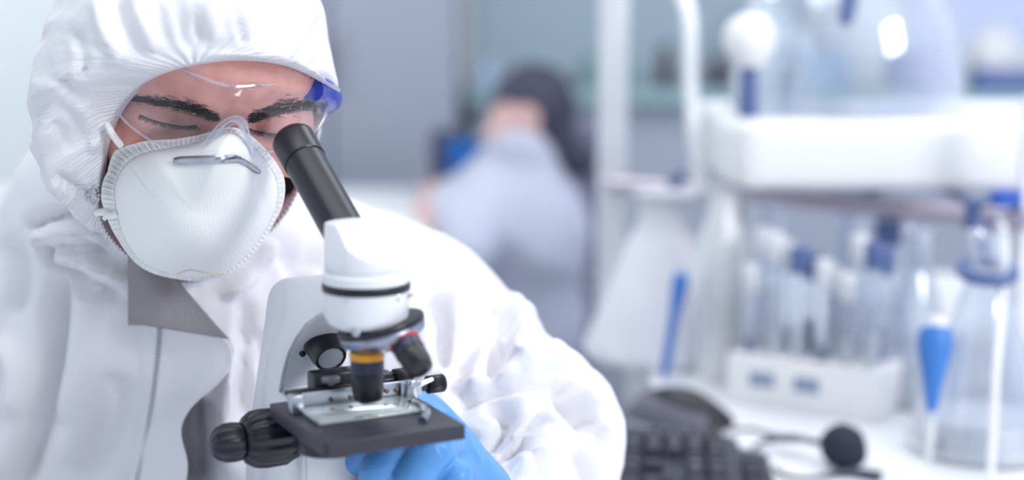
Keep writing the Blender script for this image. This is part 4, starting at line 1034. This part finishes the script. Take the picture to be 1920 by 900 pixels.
mb = MB(); a, b = dk(1245, 712) + kz * .003, P(1278, 515, 1.76); mb.add(*tube([a, a * .9 + b * .1, a * .4 + b * .6, a * .1 + b * .9, b], [.0035, .0055, .0058, .0095, .0085], 14)); setp(mb.build('dropper', M_bluep), 'slim blue dropper leaning against the large conical flask', 'dropper')
# test tube rack
rk = dk(1525, 758); r1 = np.array([.86, -.51, 0]); r2 = np.array([.51, .86, 0]); RA = (r1, r2, kz)
tr = empty('test_tube_rack', rk, 'white test tube rack with two grey slots standing behind the foam microphone', 'test tube rack')
mb = MB(); mb.add(*box(rk + kz * .004, .17, .075, .008, RA, .002)); mb.add(*box(rk + kz * .050, .17, .075, .006, RA, .002))
for s in (-1, 1): mb.add(*box(rk + r1 * s * .083 + kz * .027, .005, .075, .050, RA, .001))
mb.add(*box(rk - r2 * .036 + kz * .028, .166, .003, .046, RA, .001)); mb.build('rack_body', M_milk, tr)
for s in (-.045, .005): mb = MB(); mb.add(*box(rk - r2 * .0380 + r1 * s + kz * .030, .028, .0014, .016, RA, .0005)); mb.build('slot', mat('grey_blue_slot', srgb(140, 158, 184), .5), tr)
capc = [M_navy, M_frost, M_milk]
k = 0
for j in (0, 1):
    for i in range(6):
        c = rk + r1 * (-.068 + .027 * i) + r2 * (-.017 + .034 * j) + kz * .0085; k += 1; hh = .125 + .012 * ((i * 7 + j * 3) % 4)
        lab = ('navy-capped' if k % 3 == 0 else 'white-capped' if k % 3 == 1 else 'frosted-capped') + ' clear tube, ' + ('first', 'second', 'third', 'fourth', 'fifth', 'last')[i] + ' from the left in the ' + ('near' if j == 0 else 'rear') + ' row of the white rack'
        lab_ = ('navy-capped' if k % 3 == 0 else 'white-capped' if k % 3 == 1 else 'frosted-capped') + ' slim clear tube standing in the white rack'
        e = vessel('test_tube', [(.004, 0), (.0075, .004), (.0085, .012), (.0085, hh)], c, M_glass, lab, 'test tube', 'test tubes in the white rack, ' + ('navy caps' if k % 3 == 0 else 'white caps' if k % 3 == 1 else 'frosted caps'), (.06 + .01 * (i % 3), M_navy if (i + j) % 3 == 0 else M_frost), .001, cap(.0098, hh - .012, hh + .016, capc[k % 3] if k % 3 != 2 else M_frost))
vessel('reagent_bottle', cyl(.030, .165, .013), dk(1655, 712), M_glass, 'clear reagent bottle with navy cap behind the tube rack', 'bottle', None, (.09, mat('pale_blue_liquid', srgb(186, 202, 226), .2)), .0016, cap(.0150, .158, .185, M_navy))
vessel('graduated_cylinder', cyl(.020, .200), dk(1432, 690), M_glass, 'narrow clear cylinder left of the tube rack', 'cylinder', None, (.10, M_frost))
vessel('graduated_cylinder', cyl(.024, .22), dk(1580, 668), M_glass, 'wide clear cylinder half hidden behind the capped tubes', 'cylinder', None, (.08, M_navy))
f1 = dk(1835, 842); vessel('conical_flask', con(.070, .215, .017), f1, M_glass, 'clear conical flask held in the navy ring clamp', 'flask', None, (.035, M_frost))
vessel('conical_flask', con(.056, .190, .015), dk(1706, 748), M_glass, 'clear conical flask left of the blue-tipped dropper', 'flask', None, (.045, M_frost))
vessel('conical_flask', con(.055, .200, .018), dk(1960, 765), M_glass, 'clear conical flask at the right end cut by the picture edge', 'flask', None, (.10, mat('lavender_liquid', srgb(190, 200, 224), .3)))
clamp(f1 + kz * .176 , 'navy ring clamp holding a conical flask neck below the rail', .024, (0, -.2, 1), .05, .90)
c = dk(1740, 878); a = c + kz * .002; b = c + np.array([.010, .03, .102])
e = empty('blue_dropper', c, 'bright blue bulb dropper standing among the clear flasks', 'dropper')
mb = MB(); mb.add(*lathe(b, b - a, [(0, -.062), (.004, -.060), (.009, -.030), (.0160, .004), (.0170, .014), (.015, .024), (.012, .026), (0, .026)], 28)); mb.build('bulb', M_bluep, e)
mb = MB(); mb.add(*lathe(a, b - a, [(0, 0), (.002, .001), (.008, np.linalg.norm(b - a) - .004), (0, np.linalg.norm(b - a) - .003)], 24)); mb.build('stem', M_frost, e)
mb = MB(); mb.add(*lathe(b, b - a, [(0, .025), (.011, .025), (.012, .034), (0, .038)], 28)); mb.build('cap', M_milk, e)
# white hose hanging by the rail and cables
mb = MB(); mb.add(*tube(spline([P(1160, -110, 2.12), P(1240, -80, 2.02), P(1290, 20, 1.93), P(1296, 150, 1.90), P(1302, 250, 1.88), P(1318, 362, 1.87)], 8), .0095, 12)); setp(mb.build('hose', M_frost), 'translucent white hose hanging from the post past the rail', 'hose')
mb = MB(); mb.add(*tube(spline([rl(.50), P(1600, 375, 1.82), P(1660, 352, 1.86), P(1760, 352, 1.8), rl(.93)], 8), .0045, 10)); setp(mb.build('rail_cable', M_navy), 'dark blue cable arching along the steel rail', 'cable')
mb = MB(); mb.add(*tube(spline([rl(.94), P(1886, 450, 1.54), P(1880, 560, 1.47), P(1868, 700, 1.43), dk(1857, 905) + kz * .004], 8), .0036, 10)); setp(mb.build('clear_tubing', M_milk), 'thin white tubing falling from the rail across the flasks', 'tubing')
# things on the raised shelf
top = hz1; sp_ = lambda px, d: np.array([d2y(px, d), 0, 0])
def onshelf(px, y): return np.array([(px - 960) / FOC * ((y) / math.cos(PITCH) + 0.0), y, top])
def at_y(px, y, z): 
    d = (np.array([0, y, z]) - CAM) @ FW; return np.array([(px - 960) / FOC * d, y, z])
vessel('bell_jar', [(.140, 0), (.140, .03), (.134, .09), (.115, .15), (.080, .20), (.035, .228), (.018, .236), (.016, .262)], at_y(1585, 1.90, top), M_glass, 'large clear glass bell jar standing on the white raised shelf', 'bell jar')
c = at_y(1402, 1.78, top); e = empty('pipette_filler', c, 'navy stem with round white bulb on the raised shelf beside the bell jar', 'pipette filler')
mb = MB(); mb.add(*lathe(c, kz, [(0, 0), (.011, 0), (.0115, .004), (.0105, .050), (.006, .058), (0, .058)], 24)); mb.build('stem', M_navy, e); mb = MB(); mb.add(*lathe(c + kz * .086, kz, [(0, -.032), (.016, -.028), (.028, -.012), (.031, .004), (.026, .018), (.014, .028), (0, .031)], 32)); mb.build('bulb', M_milk, e)
mb = MB(); a = P(1584, 46, 1.68); mb.add(*lathe(a, P(1600, -40, 1.70) - a, [(0, 0), (.006, .002), (.009, .012), (.009, .09), (0, .09)], 20)); mb.add(*tube([P(1598, -30, 1.70), P(1700, -190, 1.75), P(1932, -190, 1.95)], .004, 8)); mb.add(*tube([P(1932, -190, 1.95), at_y(1980, 2.05, top)], .006, 8)); setp(mb.build('hanging_probe', M_navy), 'dark blue probe hanging above the bell jar', 'probe')
# things on the rear counter
cz_ = .935
def cb(px, y=4.25): return at_y(px, y, cz_)
M_lteal = mat('pale_teal_plastic', srgb(196, 222, 228), .4); M_brown = mat('brown_glass', srgb(70, 50, 64), .25)
for px, r, h_, m, nm, lb, ct_ in ((912, .028, .065, mat('pale_blue_glass', srgb(176, 196, 222), .3), 'small_jar', 'small pale blue jar on the rear counter above the seated person', 'jar'),
    (1108, .030, .075, mat('teal_glass', srgb(126, 156, 160), .3), 'small_jar', 'small teal jar left of the white post', 'jar'), (1182, .024, .070, mat('grey_teal', srgb(140, 168, 176), .3), 'small_jar', 'small grey-green jar right of the white post', 'jar'),
    (1246, .020, .105, M_brown, 'dark_bottle', 'dark brown bottle alone on the rear counter', 'bottle'), (1345, .022, .07, M_brown, 'dark_bottle', 'short brown bottle beside the pipette filler', 'bottle')):
    vessel(nm, cyl(r, h_, r * .7), cb(px), m, lb, ct_, None, None, .002, cap(r * .72, h_ - .002, h_ + .012, m))
for px, r, h_, m, lb in ((1610, .135, .30, M_milk, 'big white carboy on the rear counter behind the bell jar'), (1862, .072, .155, M_milk, 'round white carboy in front of the blue window'), (1450, .065, .22, M_lteal, 'pale teal carboy left of the big white one')):
    vessel('carboy', [(r * .9, 0), (r, .01), (r, h_ * .7), (r * .75, h_ * .88), (r * .3, h_ * .94), (r * .3, h_)], cb(px, 4.3), m, lb, 'carboy', None, None, .002, cap(r * .33, h_ - .002, h_ + .02, m))
for px, w, h_, lb in ((1540, .12, .11, 'grey-blue wedge-shaped instrument before the big white carboy'), (1722, .15, .10, 'low navy instrument on the counter seen through the bell jar'), (1895, .20, .055, 'flat navy instrument on the counter below the round carboy')):
    c = cb(px, 4.13); e = empty('bench_instrument', c, lb, 'instrument'); m = mat('instrument_blue', srgb(*((150, 176, 204) if px == 1540 else (84, 104, 166))), .45)
    mb = MB(); mb.add(*prism([(-.05, 0), (.05, 0), (.05, h_), (.01, h_), (-.05, h_ * .55)], c, (0, 1, 0), (0, 0, 1), (1, 0, 0), -w / 2, w / 2, .006)); mb.build('housing', m, e); mb = MB(); mb.add(*box(c + np.array([0, -.030, h_ * .72]), w * .6, .004, h_ * .2, None, .001)); mb.build('display', M_greyp, e)
# ================================================================ the seated colleague
PD = 3.15
pr = empty('person', np.array([P(965, 450, PD)[0], P(965, 600, PD)[1], 0]), 'seated person in white coat with dark hair stooping over the rear bench', 'person')
hc = P(990, 222, PD); 
M_coat = mat('shaded_white_coat', srgb(186, 190, 208), .75); bump(M_coat, 'noise', 18, .4, .01); M_skin2 = mat('skin_far', srgb(214, 176, 172), .5, sss=.1)  # coat is white; its lavender grey base colour has shade put in
hip = np.array([P(960, 0, PD)[0] + .01, hc[1] + .06, .50]); sho = P(955, 375, PD + .05); nk = P(985, 280, PD + .02)
armL = (P(885, 400, PD - .06), P(872, 480, PD - .16), P(855, 392, PD - .10)); knee = [hip + np.array([-.30, -.05, .0]), hip + np.array([-.28, .14, 0])]; ank = [k_ + np.array([-.02, 0, -.42]) for k_ in knee]
def far_body(X, Y, Z):
    d = d_ell(X, Y, Z, hc, (.074, .080, .092)); d = smin(d, d_ell(X, Y, Z, hc + np.array([-.045, -.025, -.035]), (.035, .045, .050)), .02); d = smin(d, d_cap(X, Y, Z, hc + np.array([-.075, -.035, -.02]), hc + np.array([-.086, -.04, -.035]), .008, .010), .012)
    d = smin(d, d_cap(X, Y, Z, hc, nk, .05, .055), .03); d = smin(d, d_cap(X, Y, Z, nk, sho, .055, .09), .04); d = smin(d, d_cap(X, Y, Z, sho, hip, .10, .11), .05)
    for k_, a in zip(knee, ank): d = smin(d, d_cap(X, Y, Z, hip, k_, .085, .055), .03); d = smin(d, d_cap(X, Y, Z, k_, a + [0, 0, .0], .052, .036), .02); d = smin(d, d_cap(X, Y, Z, a, a + np.array([-.14, 0, -.03]), .034, .026), .02)
    for s in (0, .26): d = smin(d, d_cap(X, Y, Z, armL[0] + [0, s, 0], armL[1] + [0, s, 0], .045, .036), .02); d = smin(d, d_cap(X, Y, Z, armL[1] + [0, s, 0], armL[2] + [-.06, s, .0], .034, .024), .015)
    return d
V, F = sdf_mesh(far_body, (hip[0] - .62, hip[1] - .40, .0), (hip[0] + .26, hip[1] + .50, hc[2] + .13), .011); mesh('body', V, F, M_skin2, pr)
def far_coat(X, Y, Z):
    d = d_ell(X, Y, Z, P(962, 425, PD + .05), (.140, .15, .135)); d = smin(d, d_cap(X, Y, Z, P(978, 288, PD - .005), P(960, 400, PD + .04), .076, .13), .04); d = smin(d, d_cap(X, Y, Z, P(962, 440, PD + .05), hip, .145, .135), .05)
    for s in (0, .26): d = smin(d, d_cap(X, Y, Z, armL[0] + [0.02, s, 0], armL[1] + [0, s, 0], .062, .05), .03); d = smin(d, d_cap(X, Y, Z, armL[1] + [0, s, 0], armL[2] + [-.02, s, 0], .048, .036), .02)
    d = smin(d, d_cap(X, Y, Z, hip, hip + np.array([-.20, .04, -.02]), .13, .10), .04)
    return d
V, F = sdf_mesh(far_coat, (hip[0] - .42, hip[1] - .35, .30), (hip[0] + .24, hip[1] + .52, 1.06), .009); N_ = vnormals(V, F); V = V + N_ * (.006 * crease3(V, 9, 41))[:, None]; mesh('lab_coat', V, F, M_coat, pr)
def far_legs(X, Y, Z):
    d = None
    for k_, a in zip(knee, ank):
        e = smin(d_cap(X, Y, Z, hip + [-.02, 0, -.01], k_, .092, .066), d_cap(X, Y, Z, k_, a + np.array([0, 0, .04]), .064, .052), .02); d = e if d is None else smin(d, e, .02)
    return d
V, F = sdf_mesh(far_legs, (hip[0] - .50, hip[1] - .30, .0), (hip[0] + .16, hip[1] + .40, .66), .010); mesh('trousers', V, F, mat('grey_trousers', srgb(120, 122, 140), .8), pr)
def far_hair(X, Y, Z):
    d = d_ell(X, Y, Z, hc + np.array([.012, .012, .014]), (.088, .092, .098)); d = smax(d, -d_ell(X, Y, Z, hc + np.array([.000, -.092, .012]), (.021, .05, .019)), .01); d = smax(d, -d_ell(X, Y, Z, hc + np.array([-.075, -.045, -.105]), (.06, .09, .05)), .01)
    return smin(d, d_cap(X, Y, Z, hc + np.array([.055, -.02, -.03]), hc + np.array([.105, -.03, -.085]), .04, .034), .02)
V, F = sdf_mesh(far_hair, hc - .16, hc + .18, .006); mesh('hair', V, F, mat('dark_blue_black_hair', srgb(54, 54, 76), .6), pr)
stl = empty('stool', (hip[0], hip[1], 0), 'round grey stool under the seated person in the white coat', 'stool')
mb = MB(); mb.add(*lathe((hip[0], hip[1], 0), kz, rprof(.17, .34, .385, .01), 40)); mb.build('seat', M_greyp, stl)
mb = MB(); mb.add(*lathe((hip[0], hip[1], 0), kz, rprof(.025, .03, .35, .003), 20)); mb.build('column', M_chr, stl)
mb = MB(); mb.add(*lathe((hip[0], hip[1], 0), kz, [(0, 0), (.2, 0), (.2, .012), (.03, .035), (0, .035)], 40)); mb.build('base', M_chr, stl)
# dark chair back seen right of the colleague
cx = P(1078, 520, 3.70); e = empty('desk_chair', (cx[0], cx[1], 0), 'dark mauve chair with rounded back behind the seated person', 'chair'); M_mauve = mat('mauve_fabric', srgb(112, 108, 134), .85)
mb = MB(); mb.add(*box((cx[0], cx[1] + .05, .70), .17, .06, .36, None, .028, 4)); mb.build('backrest', M_mauve, e); mb = MB(); mb.add(*box((cx[0], cx[1] + .02, .44), .36, .40, .07, None, .03, 4)); mb.build('seat', M_mauve, e)
mb = MB(); mb.add(*tube([(cx[0], cx[1] + .08, .44), (cx[0], cx[1] + .09, .62)], .018, 10)); mb.build('back_support', M_blk, e); mb = MB(); mb.add(*lathe((cx[0], cx[1], 0), kz, rprof(.025, .05, .42, .003), 16)); mb.build('column', M_blk, e)
for k in range(5):
    t = k * 1.2566; mb = MB(); q = np.array([cx[0], cx[1], 0]); v = np.array([math.cos(t), math.sin(t), 0]); mb.add(*tube([q + kz * .07, q + v * .24 + kz * .055], [.018, .012], 10)); mb.add(*lathe(q + v * .24 + kz * .025 - np.cross(v, kz) * .012, np.cross(v, kz), rprof(.025, 0, .024, .003), 20)); mb.build('leg', M_blk, e)
# rear bench with the blue box the colleague works at
by = P(870, 400, PD)[1]; rb = empty('rear_bench', (-.55, by, 0), 'pale rear bench the stooping person works at', 'bench')
slab('worktop', -1.5, P(808, 400, PD)[0], by - .30, by + .45, .715, .745, M_lam, rb, .003)
for x, y in ((-1.46, by - .26), (-1.46, by + .41), (-.20, by - .26), (-.20, by + .41)): slab('leg', x - .02, x + .02, y - .02, y + .02, 0, .715, M_post, rb, .002)
c = P(872, 300, PD + .20); bx = empty('analyser', (c[0] - .02, c[1], .745), 'dark analyser with a bright blue front panel facing the seated person', 'analyser')
slab('housing', c[0] - .075, c[0] + .005, c[1] - .02, c[1] + .12, .745, c[2] + .06, mat('dark_housing', srgb(64, 70, 96), .5), bx, .008)
slab('front_panel', c[0] - .035, c[0] + .050, c[1] - .030, c[1] - .018, c[2] - .045, c[2] + .045, mat('bright_blue_panel', srgb(16, 104, 184), .4), bx, .004)
